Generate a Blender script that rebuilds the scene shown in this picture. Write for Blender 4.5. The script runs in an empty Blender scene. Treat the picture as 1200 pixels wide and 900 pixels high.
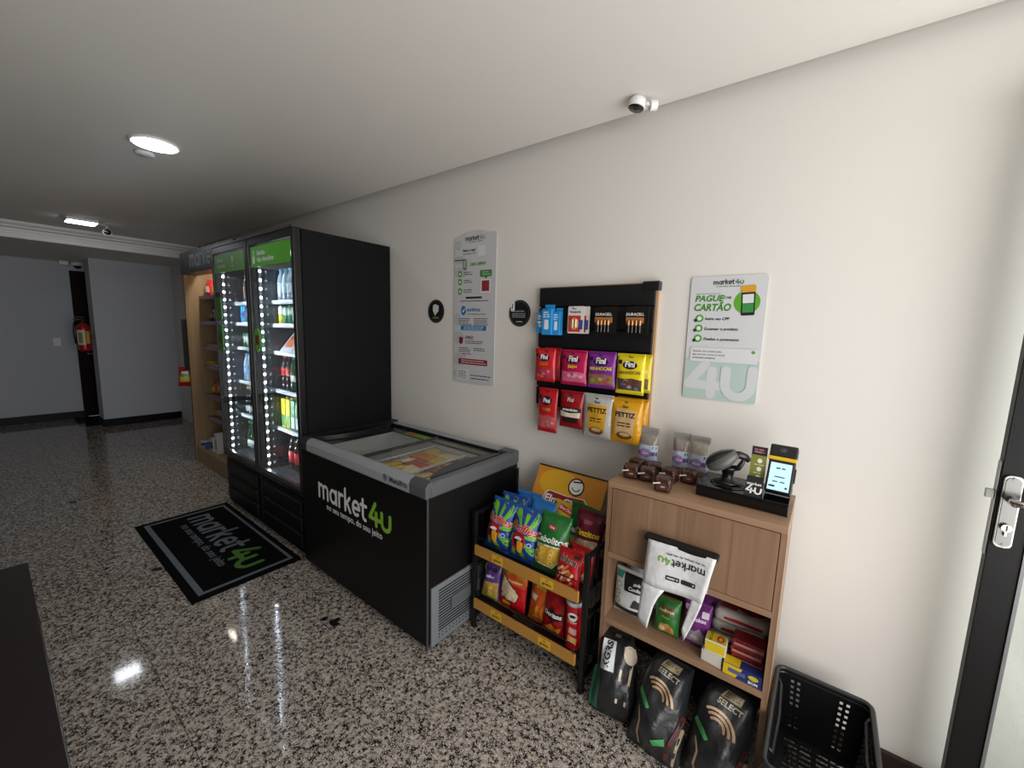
import bpy, math, random
from mathutils import Matrix, Vector, Euler
random.seed(7)
SC = bpy.context.scene
COL = SC.collection
PI = math.pi
R = math.radians

# ------------------------------------------------------------------ camera
cam_d = bpy.data.cameras.new('camera')
cam_d.sensor_width = 36.0
cam_d.lens = 479.6 / 1200 * 36
cam_d.clip_start = 0.02
cam = bpy.data.objects.new('camera', cam_d)
COL.objects.link(cam)
cam.matrix_world = Matrix.Translation((0, 0, 1.6)) @ (
    Matrix.Rotation(R(37.457), 4, 'Z') @ Matrix.Rotation(R(82.486), 4, 'X') @ Matrix.Rotation(R(1.707), 4, 'Z'))
SC.camera = cam
# ------------------------------------------------------------------ world, daylight, exposure
SC.view_settings.view_transform = 'Standard'
SC.view_settings.look = 'None'
SC.view_settings.gamma = 1
SC.view_settings.exposure = 0.0
SC.view_settings.use_curve_mapping = False
world = bpy.data.worlds.new('world')
SC.world = world
world.use_nodes = True
world.node_tree.nodes['Background'].inputs[0].default_value = (0.75, 0.86, 1.0, 1)
world.node_tree.nodes['Background'].inputs[1].default_value = 1.0
def area_light(name, loc, target, sx, sy, power, color):
    d = bpy.data.lights.new(name, 'AREA')
    d.shape = 'RECTANGLE'; d.size = sx; d.size_y = sy; d.energy = power; d.color = color
    o = bpy.data.objects.new(name, d); COL.objects.link(o)
    o.location = loc
    o.rotation_euler = (Vector(target) - Vector(loc)).to_track_quat('-Z', 'Y').to_euler()
    return o
# daylight of the open glazed entrance right of the photographer
area_light('entrance_daylight', (1.44, 0.38, 1.25), (0.4, 0.38, 1.62), 2.75, 2.15, 89, (1.0, 0.965, 0.92))

# ------------------------------------------------------------------ materials
MC = {}
def lin(c):
    if isinstance(c, str):
        c = c.lstrip('#'); c = [int(c[i:i + 2], 16) / 255 for i in (0, 2, 4)]
        c = [x / 12.92 if x <= .04045 else ((x + .055) / 1.055) ** 2.4 for x in c]
    return (*c[:3], 1)
def nodes(name):
    m = bpy.data.materials.new(name); m.use_nodes = True
    nt = m.node_tree
    return m, nt, nt.nodes['Principled BSDF']
def N(nt, t, **kw):
    n = nt.nodes.new(t)
    for k, v in kw.items():
        if k[0] == '_': setattr(n, k[1:], v)
        else: n.inputs[k.replace('__', ' ')].default_value = v
    return n
def mat(c, rough=.5, metal=0, bump=0, scale=60, emit=0, var=0, spec=.5, coat=0):
    key = (str(c), rough, metal, bump, scale, emit, var, spec, coat)
    if key in MC: return MC[key]
    m, nt, b = nodes('paint_%d' % len(MC))
    b.inputs['Base Color'].default_value = lin(c)
    b.inputs['Roughness'].default_value = rough
    b.inputs['Metallic'].default_value = metal
    b.inputs['Specular IOR Level'].default_value = spec
    b.inputs['Coat Weight'].default_value = coat
    if emit:
        b.inputs['Emission Color'].default_value = lin(c)
        b.inputs['Emission Strength'].default_value = emit
    if bump or var:
        tc = N(nt, 'ShaderNodeTexCoord')
        no = N(nt, 'ShaderNodeTexNoise', Scale=scale, Detail=3.0)
        nt.links.new(tc.outputs['Object'], no.inputs['Vector'])
        if bump:
            bp = N(nt, 'ShaderNodeBump', Strength=bump, Distance=.01)
            nt.links.new(no.outputs['Fac'], bp.inputs['Height'])
            nt.links.new(bp.outputs['Normal'], b.inputs['Normal'])
        if var:
            hs = N(nt, 'ShaderNodeHueSaturation', Color=lin(c))
            mr = N(nt, 'ShaderNodeMapRange'); mr.inputs[3].default_value = 1 - var; mr.inputs[4].default_value = 1 + var
            nt.links.new(no.outputs['Fac'], mr.inputs[0]); nt.links.new(mr.outputs[0], hs.inputs['Value'])
            nt.links.new(hs.outputs[0], b.inputs['Base Color'])
    MC[key] = m
    return m
def film(c, rough=.32): return mat(c, rough, bump=.35, scale=38)
def wood(c1, c2, axis=2, rough=.45):
    key = ('wood', c1, c2, axis)
    if key in MC: return MC[key]
    m, nt, b = nodes('wood_%d' % len(MC))
    tc = N(nt, 'ShaderNodeTexCoord'); mp = N(nt, 'ShaderNodeMapping')
    s = [26, 26, 26]; s[axis] = 1.3
    mp.inputs['Scale'].default_value = s
    n1 = N(nt, 'ShaderNodeTexNoise', Scale=1.0, Detail=6.0, Distortion=.6)
    n2 = N(nt, 'ShaderNodeTexNoise', Scale=.22, Detail=2.0)
    cr = N(nt, 'ShaderNodeValToRGB'); cr.color_ramp.elements[0].color = lin(c1); cr.color_ramp.elements[1].color = lin(c2)
    cr.color_ramp.elements[0].position = .32; cr.color_ramp.elements[1].position = .68
    mx = N(nt, 'ShaderNodeMath', _operation='MULTIPLY_ADD'); mx.inputs[1].default_value = .5
    m2 = N(nt, 'ShaderNodeMath', _operation='MULTIPLY'); m2.inputs[1].default_value = .5
    L = nt.links.new
    gp = N(nt, 'ShaderNodeNewGeometry')
    L(gp.outputs['Position'], mp.inputs[0]); L(mp.outputs[0], n1.inputs[0]); L(mp.outputs[0], n2.inputs[0])
    L(n1.outputs[0], mx.inputs[0]); L(n2.outputs[0], m2.inputs[0]); L(m2.outputs[0], mx.inputs[2]); L(mx.outputs[0], cr.inputs[0])
    L(cr.outputs[0], b.inputs['Base Color']); b.inputs['Roughness'].default_value = rough
    bp = N(nt, 'ShaderNodeBump', Strength=.15, Distance=.002); L(n1.outputs[0], bp.inputs['Height']); L(bp.outputs[0], b.inputs['Normal'])
    MC[key] = m
    return m
def granite(light, mid, dark, rough=.1, scale=95, darkpos=.42):
    key = ('gran', light, dark, scale)
    if key in MC: return MC[key]
    m, nt, b = nodes('granite_%d' % len(MC)); L = nt.links.new
    gp = N(nt, 'ShaderNodeNewGeometry')
    wn = N(nt, 'ShaderNodeTexNoise', Scale=60.0, Detail=2.0)
    L(gp.outputs['Position'], wn.inputs[0])
    ad = N(nt, 'ShaderNodeMixRGB', _blend_type='ADD'); ad.inputs[0].default_value = .012
    L(gp.outputs['Position'], ad.inputs[1]); L(wn.outputs['Color'], ad.inputs[2])
    v = N(nt, 'ShaderNodeTexVoronoi', Scale=scale); L(ad.outputs[0], v.inputs['Vector'])
    ve = N(nt, 'ShaderNodeTexVoronoi', Scale=scale, _feature='DISTANCE_TO_EDGE'); L(ad.outputs[0], ve.inputs['Vector'])
    n1 = N(nt, 'ShaderNodeTexNoise', Scale=scale * .55, Detail=4.0, Roughness=.6); L(ad.outputs[0], n1.inputs[0])
    # matrix width varies with the noise: edge distance minus noise
    k1 = N(nt, 'ShaderNodeMath', _operation='MULTIPLY_ADD'); k1.inputs[1].default_value = 1.25; k1.inputs[2].default_value = -.28
    L(n1.outputs[0], k1.inputs[0])
    k2 = N(nt, 'ShaderNodeMath', _operation='ADD'); L(ve.outputs['Distance'], k2.inputs[0]); L(k1.outputs[0], k2.inputs[1])
    cr = N(nt, 'ShaderNodeValToRGB')
    e = cr.color_ramp.elements
    e[0].position = darkpos - .04; e[0].color = lin(dark)
    e[1].position = darkpos + .05; e[1].color = lin(mid)
    x = e.new(darkpos + .22); x.color = lin(light)
    L(k2.outputs[0], cr.inputs[0])
    sp = N(nt, 'ShaderNodeSeparateColor'); L(v.outputs['Color'], sp.inputs[0])
    mr = N(nt, 'ShaderNodeMapRange'); mr.inputs[3].default_value = .68; mr.inputs[4].default_value = 1.12
    L(sp.outputs[0], mr.inputs[0])
    hs = N(nt, 'ShaderNodeHueSaturation'); L(cr.outputs[0], hs.inputs['Color']); L(mr.outputs[0], hs.inputs['Value'])
    # rare larger dark inclusions of the stone
    n3 = N(nt, 'ShaderNodeTexNoise', Scale=4.2, Detail=2.5, Roughness=.6); L(gp.outputs['Position'], n3.inputs[0])
    c3 = N(nt, 'ShaderNodeValToRGB'); c3.color_ramp.elements[0].position = .705; c3.color_ramp.elements[1].position = .72
    L(n3.outputs[0], c3.inputs[0])
    mx = N(nt, 'ShaderNodeMixRGB'); L(c3.outputs[0], mx.inputs[0]); L(hs.outputs[0], mx.inputs[1]); mx.inputs[2].default_value = lin(dark)
    L(mx.outputs[0], b.inputs['Base Color'])
    b.inputs['Roughness'].default_value = rough
    MC[key] = m
    return m
def thin_glass(tint=(1, 1, 1), boost=1.0, key='g', rough=.0):
    key = ('glass', key)
    if key in MC: return MC[key]
    m, nt, b = nodes('glass_%d' % len(MC)); L = nt.links.new
    nt.nodes.remove(b)
    out = [n for n in nt.nodes if n.type == 'OUTPUT_MATERIAL'][0]
    tr = N(nt, 'ShaderNodeBsdfTransparent'); tr.inputs[0].default_value = (*tint, 1)
    gl = N(nt, 'ShaderNodeBsdfGlossy', Roughness=rough)
    lw = N(nt, 'ShaderNodeLayerWeight', Blend=.5)
    pw = N(nt, 'ShaderNodeMath', _operation='POWER'); pw.inputs[1].default_value = 5.0
    fr = N(nt, 'ShaderNodeMath', _operation='MULTIPLY_ADD'); fr.inputs[1].default_value = .96; fr.inputs[2].default_value = .04
    L(lw.outputs['Facing'], pw.inputs[0]); L(pw.outputs[0], fr.inputs[0])
    mu = N(nt, 'ShaderNodeMath', _operation='MULTIPLY', _use_clamp=True); mu.inputs[1].default_value = boost
    mx = N(nt, 'ShaderNodeMixShader')
    L(fr.outputs[0], mu.inputs[0]); L(mu.outputs[0], mx.inputs[0]); L(tr.outputs[0], mx.inputs[1]); L(gl.outputs[0], mx.inputs[2])
    L(mx.outputs[0], out.inputs[0])
    MC[key] = m
    return m
BLACK = mat('#0c0d0e', .42)
BLACKG = mat('#0a0a0b', .2)
DGREY = mat('#3c3f42', .45)
WHITE = mat('#e8e8e6', .45)
GREEN = mat('#5fb52a', .4)
STEEL = mat('#b9b9b8', .25, metal=1)
DSTEEL = mat('#8a8a88', .3, metal=1)
PLAST = mat('#111214', .38)

# ------------------------------------------------------------------ mesh helpers
class MB:
    def __init__(s): s.v = []; s.f = []
    def add(s, v, f):
        o = len(s.v); s.v += [tuple(p) for p in v]; s.f += [tuple(i + o for i in q) for q in f]; return s
    def box(s, x0, x1, y0, y1, z0, z1):
        return s.add([(x0, y0, z0), (x1, y0, z0), (x1, y1, z0), (x0, y1, z0), (x0, y0, z1), (x1, y0, z1), (x1, y1, z1), (x0, y1, z1)],
                     [(3, 2, 1, 0), (4, 5, 6, 7), (0, 1, 5, 4), (1, 2, 6, 5), (2, 3, 7, 6), (3, 0, 4, 7)])
    def cyl(s, a, b, r0, r1=None, n=12, cap=True):
        a = Vector(a); b = Vector(b); r1 = r0 if r1 is None else r1
        q = (b - a).to_track_quat('Z', 'Y'); v = []
        for p, r in ((a, r0), (b, r1)):
            for i in range(n):
                t = 2 * PI * i / n; v.append(p + q @ Vector((r * math.cos(t), r * math.sin(t), 0)))
        f = [(i, (i + 1) % n, n + (i + 1) % n, n + i) for i in range(n)]
        if cap: f += [tuple(range(n))[::-1], tuple(range(n, 2 * n))]
        return s.add(v, f)
    def tube(s, pts, r, n=8, closed=False):
        pts = [Vector(p) for p in pts]; v = []; f = []; m = len(pts); q = None
        for i, p in enumerate(pts):
            if closed: d = pts[(i + 1) % m] - pts[i - 1]
            else: d = pts[min(i + 1, m - 1)] - pts[max(i - 1, 0)]
            d.normalize()
            if q is None: q = d.to_track_quat('Z', 'Y')
            else: q = (q @ Vector((0, 0, 1))).rotation_difference(d) @ q
            rr = r[i] if isinstance(r, (list, tuple)) else r
            for k in range(n):
                t = 2 * PI * k / n; v.append(p + q @ Vector((rr * math.cos(t), rr * math.sin(t), 0)))
        for i in range(m if closed else m - 1):
            j = (i + 1) % m
            f += [(i * n + k, i * n + (k + 1) % n, j * n + (k + 1) % n, j * n + k) for k in range(n)]
        if not closed: f += [tuple(range(n))[::-1], tuple(range((m - 1) * n, m * n))]
        return s.add(v, f)
    def lathe(s, prof, n=16, c=(0, 0, 0)):
        v = []; f = []
        for r, z in prof:
            for k in range(n):
                t = 2 * PI * k / n; v.append((c[0] + r * math.cos(t), c[1] + r * math.sin(t), c[2] + z))
        for i in range(len(prof) - 1):
            f += [(i * n + k, i * n + (k + 1) % n, (i + 1) * n + (k + 1) % n, (i + 1) * n + k) for k in range(n)]
        f += [tuple(range(n))[::-1], tuple(range((len(prof) - 1) * n, len(prof) * n))]
        return s.add(v, f)
    def prism(s, poly, d0, d1, axis=0):      # poly in the two other axes (cyclic order after axis)
        n = len(poly); v = []
        for d in (d0, d1):
            for a, b in poly:
                v.append({0: (d, a, b), 1: (a, d, b), 2: (a, b, d)}[axis])
        f = [(i, (i + 1) % n, n + (i + 1) % n, n + i) for i in range(n)] + [tuple(range(n))[::-1], tuple(range(n, 2 * n))]
        return s.add(v, f)
    def build(s, name, m, parent=None, loc=None, rot=None, smooth=False, bevel=0, seg=2, fix=True):
        me = bpy.data.meshes.new(name); me.from_pydata(s.v, [], s.f); me.validate()
        if fix:
            import bmesh
            bm = bmesh.new(); bm.from_mesh(me); bmesh.ops.recalc_face_normals(bm, faces=bm.faces); bm.to_mesh(me); bm.free()
        me.materials.append(m)
        if smooth: me.polygons.foreach_set('use_smooth', [True] * len(me.polygons))
        o = bpy.data.objects.new(name, me); COL.objects.link(o)
        if parent: o.parent = parent
        if loc: o.location = loc
        if rot: o.rotation_euler = rot
        if bevel:
            md = o.modifiers.new('bevel', 'BEVEL'); md.width = bevel; md.segments = seg; md.limit_method = 'ANGLE'; md.angle_limit = R(40)
        return o
def B(x0, x1, y0, y1, z0, z1): return MB().box(x0, x1, y0, y1, z0, z1)
def tag(o, label=None, cat=None, group=None, kind=None):
    if label: o['label'] = label
    if cat: o['category'] = cat
    if group: o['group'] = group
    if kind: o['kind'] = kind
    return o
def thing(name, label, cat, loc=(0, 0, 0), rot=(0, 0, 0), group=None):
    o = bpy.data.objects.new(name, None); COL.objects.link(o); o.location = loc; o.rotation_euler = rot
    o.empty_display_size = .05
    return tag(o, label, cat, group)
def struct(o): o['kind'] = 'structure'; return o
KIDS = {}
def copy_tree(o, parent=None, loc=None, rot=None, label=None):
    c = o.copy(); COL.objects.link(c)
    if parent: c.parent = parent
    if loc is not None: c.location = loc
    if rot is not None: c.rotation_euler = rot
    if label: c['label'] = label
    for k in list(o.children): copy_tree(k, c)
    return c

# ---- flat 2-D artwork (x, z) that gets wrapped on a front surface
TX = {}
def text2(s, size=.02, bold=0, shear=0, sx=1.0, align='CENTER', at=(0, 0), rot=0, flip=1):
    key = (s, bold, shear, align)
    if key not in TX:
        cu = bpy.data.curves.new('t', 'FONT'); cu.body = s; cu.size = 1; cu.offset = bold; cu.shear = shear; cu.align_x = align
        cu.resolution_u = 3; cu.fill_mode = 'FRONT'
        ob = bpy.data.objects.new('t', cu); COL.objects.link(ob)
        dg = bpy.context.evaluated_depsgraph_get(); ev = ob.evaluated_get(dg); me = ev.to_mesh()
        TX[key] = ([(v.co.x, v.co.y) for v in me.vertices], [tuple(p.vertices) for p in me.polygons])
        ev.to_mesh_clear(); bpy.data.objects.remove(ob); bpy.data.curves.remove(cu)
    v, f = TX[key]; c, sn = math.cos(rot), math.sin(rot)
    return [(at[0] + size * (x * sx * c - y * sn), at[1] + size * (x * sx * sn + y * c)) for x, y in v], f
def poly2(pts): return list(pts), [tuple(range(len(pts)))]
def rect2(x0, x1, z0, z1, r=0, n=4):
    if r <= 0: return poly2([(x0, z0), (x1, z0), (x1, z1), (x0, z1)])
    p = []
    for cx, cz, a in ((x1 - r, z0 + r, -90), (x1 - r, z1 - r, 0), (x0 + r, z1 - r, 90), (x0 + r, z0 + r, 180)):
        for i in range(n + 1):
            t = R(a + 90 * i / n); p.append((cx + r * math.cos(t), cz + r * math.sin(t)))
    return poly2(p)
def ell2(cx, cz, rx, rz=None, n=24, rings=1, a0=0):
    rz = rx if rz is None else rz
    if rings == 1: return poly2([(cx + rx * math.cos(a0 + 2 * PI * i / n), cz + rz * math.sin(a0 + 2 * PI * i / n)) for i in range(n)])
    v = [(cx, cz)]; f = []
    for k in range(1, rings + 1):
        for i in range(n):
            t = a0 + 2 * PI * i / n; v.append((cx + rx * k / rings * math.cos(t), cz + rz * k / rings * math.sin(t)))
    for i in range(n): f.append((0, 1 + i, 1 + (i + 1) % n))
    for k in range(rings - 1):
        o = 1 + k * n
        for i in range(n): f.append((o + i, o + n + i, o + n + (i + 1) % n, o + (i + 1) % n))
    return v, f
def star2(pts, rings=4):                       # a star-shaped outline filled with rings so that it follows a bulge
    if len(pts) < 16:
        k = 6 if len(pts) < 8 else 4
        pts = [(a[0] + (b[0] - a[0]) * i / k, a[1] + (b[1] - a[1]) * i / k) for a, b in zip(pts, pts[1:] + pts[:1]) for i in range(k)]
        rings = max(rings, 4)
    n = len(pts); cx = sum(p[0] for p in pts) / n; cz = sum(p[1] for p in pts) / n
    v = [(cx, cz)]; f = []
    for k in range(1, rings + 1):
        for x, z in pts: v.append((cx + (x - cx) * k / rings, cz + (z - cz) * k / rings))
    for i in range(n): f.append((0, 1 + i, 1 + (i + 1) % n))
    for k in range(rings - 1):
        o = 1 + k * n
        for i in range(n): f.append((o + i, o + n + i, o + n + (i + 1) % n, o + (i + 1) % n))
    return v, f
def grid2(x0, x1, z0, z1, nx=8, nz=8):
    v = [(x0 + (x1 - x0) * i / nx, z0 + (z1 - z0) * j / nz) for j in range(nz + 1) for i in range(nx + 1)]
    f = [(j * (nx + 1) + i, j * (nx + 1) + i + 1, (j + 1) * (nx + 1) + i + 1, (j + 1) * (nx + 1) + i) for j in range(nz) for i in range(nx)]
    return v, f
def ring2(cx, cz, r0, r1, n=28, a0=0, a1=2 * PI, sz=1.0):
    v = []; f = []
    for i in range(n + 1):
        t = a0 + (a1 - a0) * i / n
        v += [(cx + r0 * math.cos(t), cz + sz * r0 * math.sin(t)), (cx + r1 * math.cos(t), cz + sz * r1 * math.sin(t))]
    f = [(2 * i, 2 * i + 1, 2 * i + 3, 2 * i + 2) for i in range(n)]
    return v, f
def stroke2(lines, w):                          # round-ended ribbons; each ribbon lies a hair above the one before
    v = []; f = []; h = w / 2; runs = []
    for ln in lines:
        cur = [ln[0]]
        for i in range(1, len(ln)):
            cur.append(ln[i])
            if i < len(ln) - 1:
                a = math.atan2(ln[i][1] - ln[i - 1][1], ln[i][0] - ln[i - 1][0]); b = math.atan2(ln[i + 1][1] - ln[i][1], ln[i + 1][0] - ln[i][0])
                if abs((b - a + PI) % (2 * PI) - PI) > R(50): runs.append(cur); cur = [ln[i]]
        runs.append(cur)
    for k, ln in enumerate(runs):
        e = k * .00012; n = len(ln); closed = n > 3 and math.hypot(ln[0][0] - ln[-1][0], ln[0][1] - ln[-1][1]) < 1e-6
        o = len(v); dirs = []
        for i in range(n):
            p, q = ln[max(i - 1, 0)], ln[min(i + 1, n - 1)]
            if closed and i in (0, n - 1): p, q = ln[-2], ln[1]
            l = math.hypot(q[0] - p[0], q[1] - p[1]) or 1; d = ((q[0] - p[0]) / l, (q[1] - p[1]) / l); dirs.append(d)
            v += [(ln[i][0] - d[1] * h, ln[i][1] + d[0] * h, e), (ln[i][0] + d[1] * h, ln[i][1] - d[0] * h, e)]
        f += [(o + 2 * i, o + 2 * i + 1, o + 2 * i + 3, o + 2 * i + 2) for i in range(n - 1)]
        if not closed:
            for c, d, sg in ((ln[0], dirs[0], -1), (ln[-1], dirs[-1], 1)):
                a0 = math.atan2(d[1], d[0]); o = len(v)
                v += [(c[0] + h * math.cos(a0 + sg * 0 + (PI if sg < 0 else 0) + PI * (i / 8 - .5)), c[1] + h * math.sin(a0 + (PI if sg < 0 else 0) + PI * (i / 8 - .5)), e) for i in range(9)]
                f.append(tuple(range(o, o + 9)))
    return v, f
def join2(*parts):
    v = []; f = []
    for pv, pf in parts:
        o = len(v); v += pv; f += [tuple(i + o for i in q) for q in pf]
    return v, f
def xf2(art, s=1, at=(0, 0), rot=0, sx=1):
    c, sn = math.cos(rot), math.sin(rot)
    return [(at[0] + s * (p[0] * sx * c - p[1] * sn), at[1] + s * (p[0] * sx * sn + p[1] * c), p[2] if len(p) > 2 else 0) for p in art[0]], art[1]
def lines2(x0, x1, z, n, dz, h, jit=.25):       # rows of print too small to read
    out = []
    for i in range(n):
        x = x0
        e = x1 - (x1 - x0) * jit * random.random()
        while x < e:
            w = random.uniform(2, 6) * h; out.append(rect2(x, min(x + w, e), z - i * dz - h / 2, z - i * dz + h / 2)); x += w + h * .8
    return join2(*out)
def decal(name, art, m, parent, surf=None, y=0.0, eps=.0008, plane='xz', label=None):
    v, f = art
    v = [(p[0], p[1], eps + (p[2] if len(p) > 2 else 0)) for p in v]
    if plane == 'xz': vv = [(x, (surf(x, z) if surf else y) - e, z) for x, z, e in v]
    elif plane == 'xy': vv = [(x, z, y + e) for x, z, e in v]
    elif plane == 'yz': vv = [(y + e, x, z) for x, z, e in v]
    # every printed face looks outwards
    me = bpy.data.meshes.new(name); me.from_pydata(vv, [], f)
    me.materials.append(m); o = bpy.data.objects.new(name, me); COL.objects.link(o); o.parent = parent
    if label: o['label'] = label
    return o
def arc(cx, cz, rx, rz, a0, a1, n=10):
    return [(cx + rx * math.cos(R(a0 + (a1 - a0) * i / n)), cz + rz * math.sin(R(a0 + (a1 - a0) * i / n))) for i in range(n + 1)]
def logo2(bold=.24):
    """the rounded shop word mark, x-height 1; returns (word, figure, width)"""
    L = []; x = .12
    L += [[(x, 0), (x, 1)], [(x, .5)] + arc(x + .3, .66, .3, .3, 180, 0) + [(x + .6, 0)], [(x + .6, .5)] + arc(x + .9, .66, .3, .3, 180, 0) + [(x + 1.2, 0)]]
    x += 1.6
    L += [arc(x + .36, .48, .38, .46, 0, 360, 18), [(x + .76, 0), (x + .76, .98)]]
    x += 1.16
    L += [[(x, 0), (x, 1)], [(x, .5)] + arc(x + .34, .6, .34, .36, 180, 70)]
    x += .78
    L += [[(x, 0), (x, 1.5)], [(x + .06, .45), (x + .56, .98)], [(x + .22, .58), (x + .62, 0)]]
    x += .96
    L += [[(x + .04, .5), (x + .74, .5)] + arc(x + .38, .5, .38, .47, 0, 305, 16)]
    x += 1.06
    L += [[(x + .12, 1.36), (x + .12, .32)] + arc(x + .38, .28, .26, .28, 180, 280, 5), [(x - .12, .96), (x + .5, .96)]]
    x += .86
    g = [[(x + .62, 1.42), (x + .02, .42), (x + 1.06, .42)], [(x + .72, .84), (x + .72, 0)]]
    x += 1.32
    g += [[(x, 1.0), (x, .45)] + arc(x + .42, .42, .42, .42, 180, 360, 10) + [(x + .84, 1.0)]]
    return stroke2(L, bold), stroke2(g, bold * 1.18), x + .84 + .14
LOGO_W, LOGO_G, LOGO_L = logo2()
SLOGAN = 'no seu tempo, do seu jeito'

# ================================================================== the room
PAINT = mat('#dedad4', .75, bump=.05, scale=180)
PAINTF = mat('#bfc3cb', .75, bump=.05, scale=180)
CEIL = mat('#dedad4', .8, bump=.03, scale=120)
TRIMW = mat('#e4e4e2', .55)
BASE = mat('#2a1714', .3, var=.25, scale=30)
BASEF = mat('#0d0b0b', .5, spec=.2)
W = 1.95
ZC = 2.585
FLOOR = MB().box(-9.6, 1.6, -1.9, 2.0, -.06, -.0045).build('floor', mat('#2c2a28', .7)); struct(FLOOR)
tile_m = granite('#c2b9ad', '#9b9189', '#1f1d1d', .07, 118, .385)
tile_refl = granite('#2b2a2b', '#1c1b1c', '#0b0b0c', .12)  # dark version: the far door's reflection put into the tile colour
P = .4455
tm = B(-P / 2 + .0013, P / 2 - .0013, -P / 2 + .0013, P / 2 - .0013, -.012, 0)
proto = None; proto_refl = None
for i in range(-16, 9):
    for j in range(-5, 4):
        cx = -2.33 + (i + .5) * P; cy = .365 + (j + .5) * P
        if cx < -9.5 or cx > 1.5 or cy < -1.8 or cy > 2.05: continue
        dark = cx < -8.75 and cy > .94  # floor before the far door, where its dark reflection is painted in
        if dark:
            if proto_refl is None: proto_refl = o = tm.build('tile', tile_refl, FLOOR)
            else: o = proto_refl.copy(); COL.objects.link(o)
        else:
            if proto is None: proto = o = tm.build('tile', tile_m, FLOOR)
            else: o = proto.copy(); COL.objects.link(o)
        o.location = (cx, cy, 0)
struct(B(-9.5, 1.6, W, W + .12, 0, 2.75).build('wall_back', PAINT))
struct(B(-9.6, 1.6, -3.75, -3.63, 0, 2.75).build('wall_front', wood('#33241c', '#45322a', 2, .6)))  # unseen wall, set back and darkened to quiet reflections in the fridge doors
struct(B(-9.6, 1.6, -3.7, -1.862, -.02, 0).build('floor_lobby', tile_m))
# entrance wall on the right: opening with lintel and side piece
m = MB().box(1.45, 1.57, -3.7, -1.05, 0, 2.75).box(1.45, 1.57, 1.86, W + .1, 0, 2.75).box(1.45, 1.57, -1.05, 1.86, 2.42, 2.75)
struct(m.build('wall_right', PAINT))
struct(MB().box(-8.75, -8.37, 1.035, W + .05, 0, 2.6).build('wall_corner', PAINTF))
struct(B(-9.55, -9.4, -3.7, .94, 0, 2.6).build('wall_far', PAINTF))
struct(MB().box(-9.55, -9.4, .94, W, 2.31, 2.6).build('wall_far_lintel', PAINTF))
struct(MB().box(-7.0, 1.6, -3.7, 1.895, ZC, ZC + .06).box(-7.2, 1.6, -3.7, W + .1, 2.75, 2.8).build('ceiling', CEIL))
struct(MB().box(-9.6, -7.0, -3.7, W + .05, 2.43, 2.8).build('ceiling_soffit', CEIL))
# crown moulding along the soffit: each step its own strip
mo = MB().prism([(-7.0, 2.415), (-6.955, 2.415), (-6.95, 2.43), (-6.95, 2.452), (-7.0, 2.46)], -3.6, 1.93, 1)
t1 = struct(mo.build('trim_1', TRIMW))
for a, b, d in ((2.456, 2.478, .035), (2.478, 2.515, .05), (2.519, 2.545, .078), (2.549, 2.585, .10)):
    MB().prism([(-7.0, a), (-7.0 + d * .85, a), (-7.0 + d, (a + b) / 2), (-7.0 + d, b), (-7.0, b)], -3.6, 1.93, 1).build('moulding_step', TRIMW, t1)
struct(B(-5.0, 1.44, W - .018, W, 0, .08).build('baseboard_back', BASE, bevel=.003))
struct(B(-9.4, -9.382, -1.8, .94, 0, .11).build('baseboard_far', BASEF, bevel=.003))
struct(B(-8.37, -8.352, 1.017, W, 0, .11).build('baseboard_corner', BASEF, bevel=.003))
struct(B(-8.75, -8.37, 1.017, 1.035, 0, .11).build('baseboard_return', BASEF, bevel=.003))
# dark wooden door in the far recess
dw = wood('#150a08', '#20110d', 2, .6); dw.node_tree.nodes['Principled BSDF'].inputs['Specular IOR Level'].default_value = .12
d1 = struct(B(-9.47, -9.44, .99, 1.83, .005, 2.25).build('door_1', dw))
MB().box(-9.5, -9.39, .94, .99, 0, 2.31).box(-9.5, -9.39, .99, W, 2.25, 2.31).build('door_frame', dw, d1)
for zz in ((.18, 1.0), (1.15, 2.1)):
    B(-9.44, -9.432, 1.1, 1.72, *zz).build('door_panel', dw, d1, bevel=.004)
MB().cyl((-9.44, 1.06, 1.02), (-9.39, 1.06, 1.02), .011).cyl((-9.39, 1.06, 1.02), (-9.39, 1.17, 1.02), .009).build('door_handle', DSTEEL, d1)

# open glazed entrance door, folded back against the wall
DM = mat('#0b0b0c', .4, bump=.06, scale=300, spec=.25)
d2 = struct(B(.452, .522, 1.80, 1.836, .01, 2.3).build('door_2', DM, bevel=.002))
d2.location = (-.013, 0, .02)
d2['label'] = 'black metal framed glass door standing open against the cream wall'
B(1.30, 1.37, 1.80, 1.836, .01, 2.3).build('door_stile', DM, d2, bevel=.002)
B(.522, 1.30, 1.80, 1.836, .01, .13).build('bottom_rail', DM, d2, bevel=.002)
B(.522, 1.30, 1.80, 1.836, 2.21, 2.3).build('top_rail', DM, d2, bevel=.002)
MB().box(.522, .53, 1.795, 1.81, .13, 2.21).box(1.292, 1.30, 1.795, 1.81, .13, 2.21).build('glazing_bead', mat('#77777a', .4, metal=.6), d2)
B(.528, 1.294, 1.815, 1.821, .13, 2.21).build('glass_pane', thin_glass((.93, .95, .94), 1.2, 'door'), d2)
hp = join2(rect2(.458, .496, .985, 1.205, .014, 5))
pl = MB().prism([(x, z) for x, z in hp[0]], 1.792, 1.80, 1).build('lock_plate', STEEL, d2, bevel=.0015)
MB().prism([(x, z) for x, z in rect2(.462, .492, .992, 1.198, .012, 5)[0]], 1.789, 1.792, 1).build('plate_raise', DSTEEL, pl)
MB().cyl((.477, 1.79, 1.135), (.477, 1.748, 1.135), .011, n=14).build('handle_neck', STEEL, pl, smooth=True)
MB().tube([(.474, 1.75, 1.135), (.49, 1.748, 1.136), (.54, 1.75, 1.134), (.60, 1.756, 1.13)], [.010, .0095, .009, .008], 12).build('lever', STEEL, pl, smooth=True)
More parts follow.
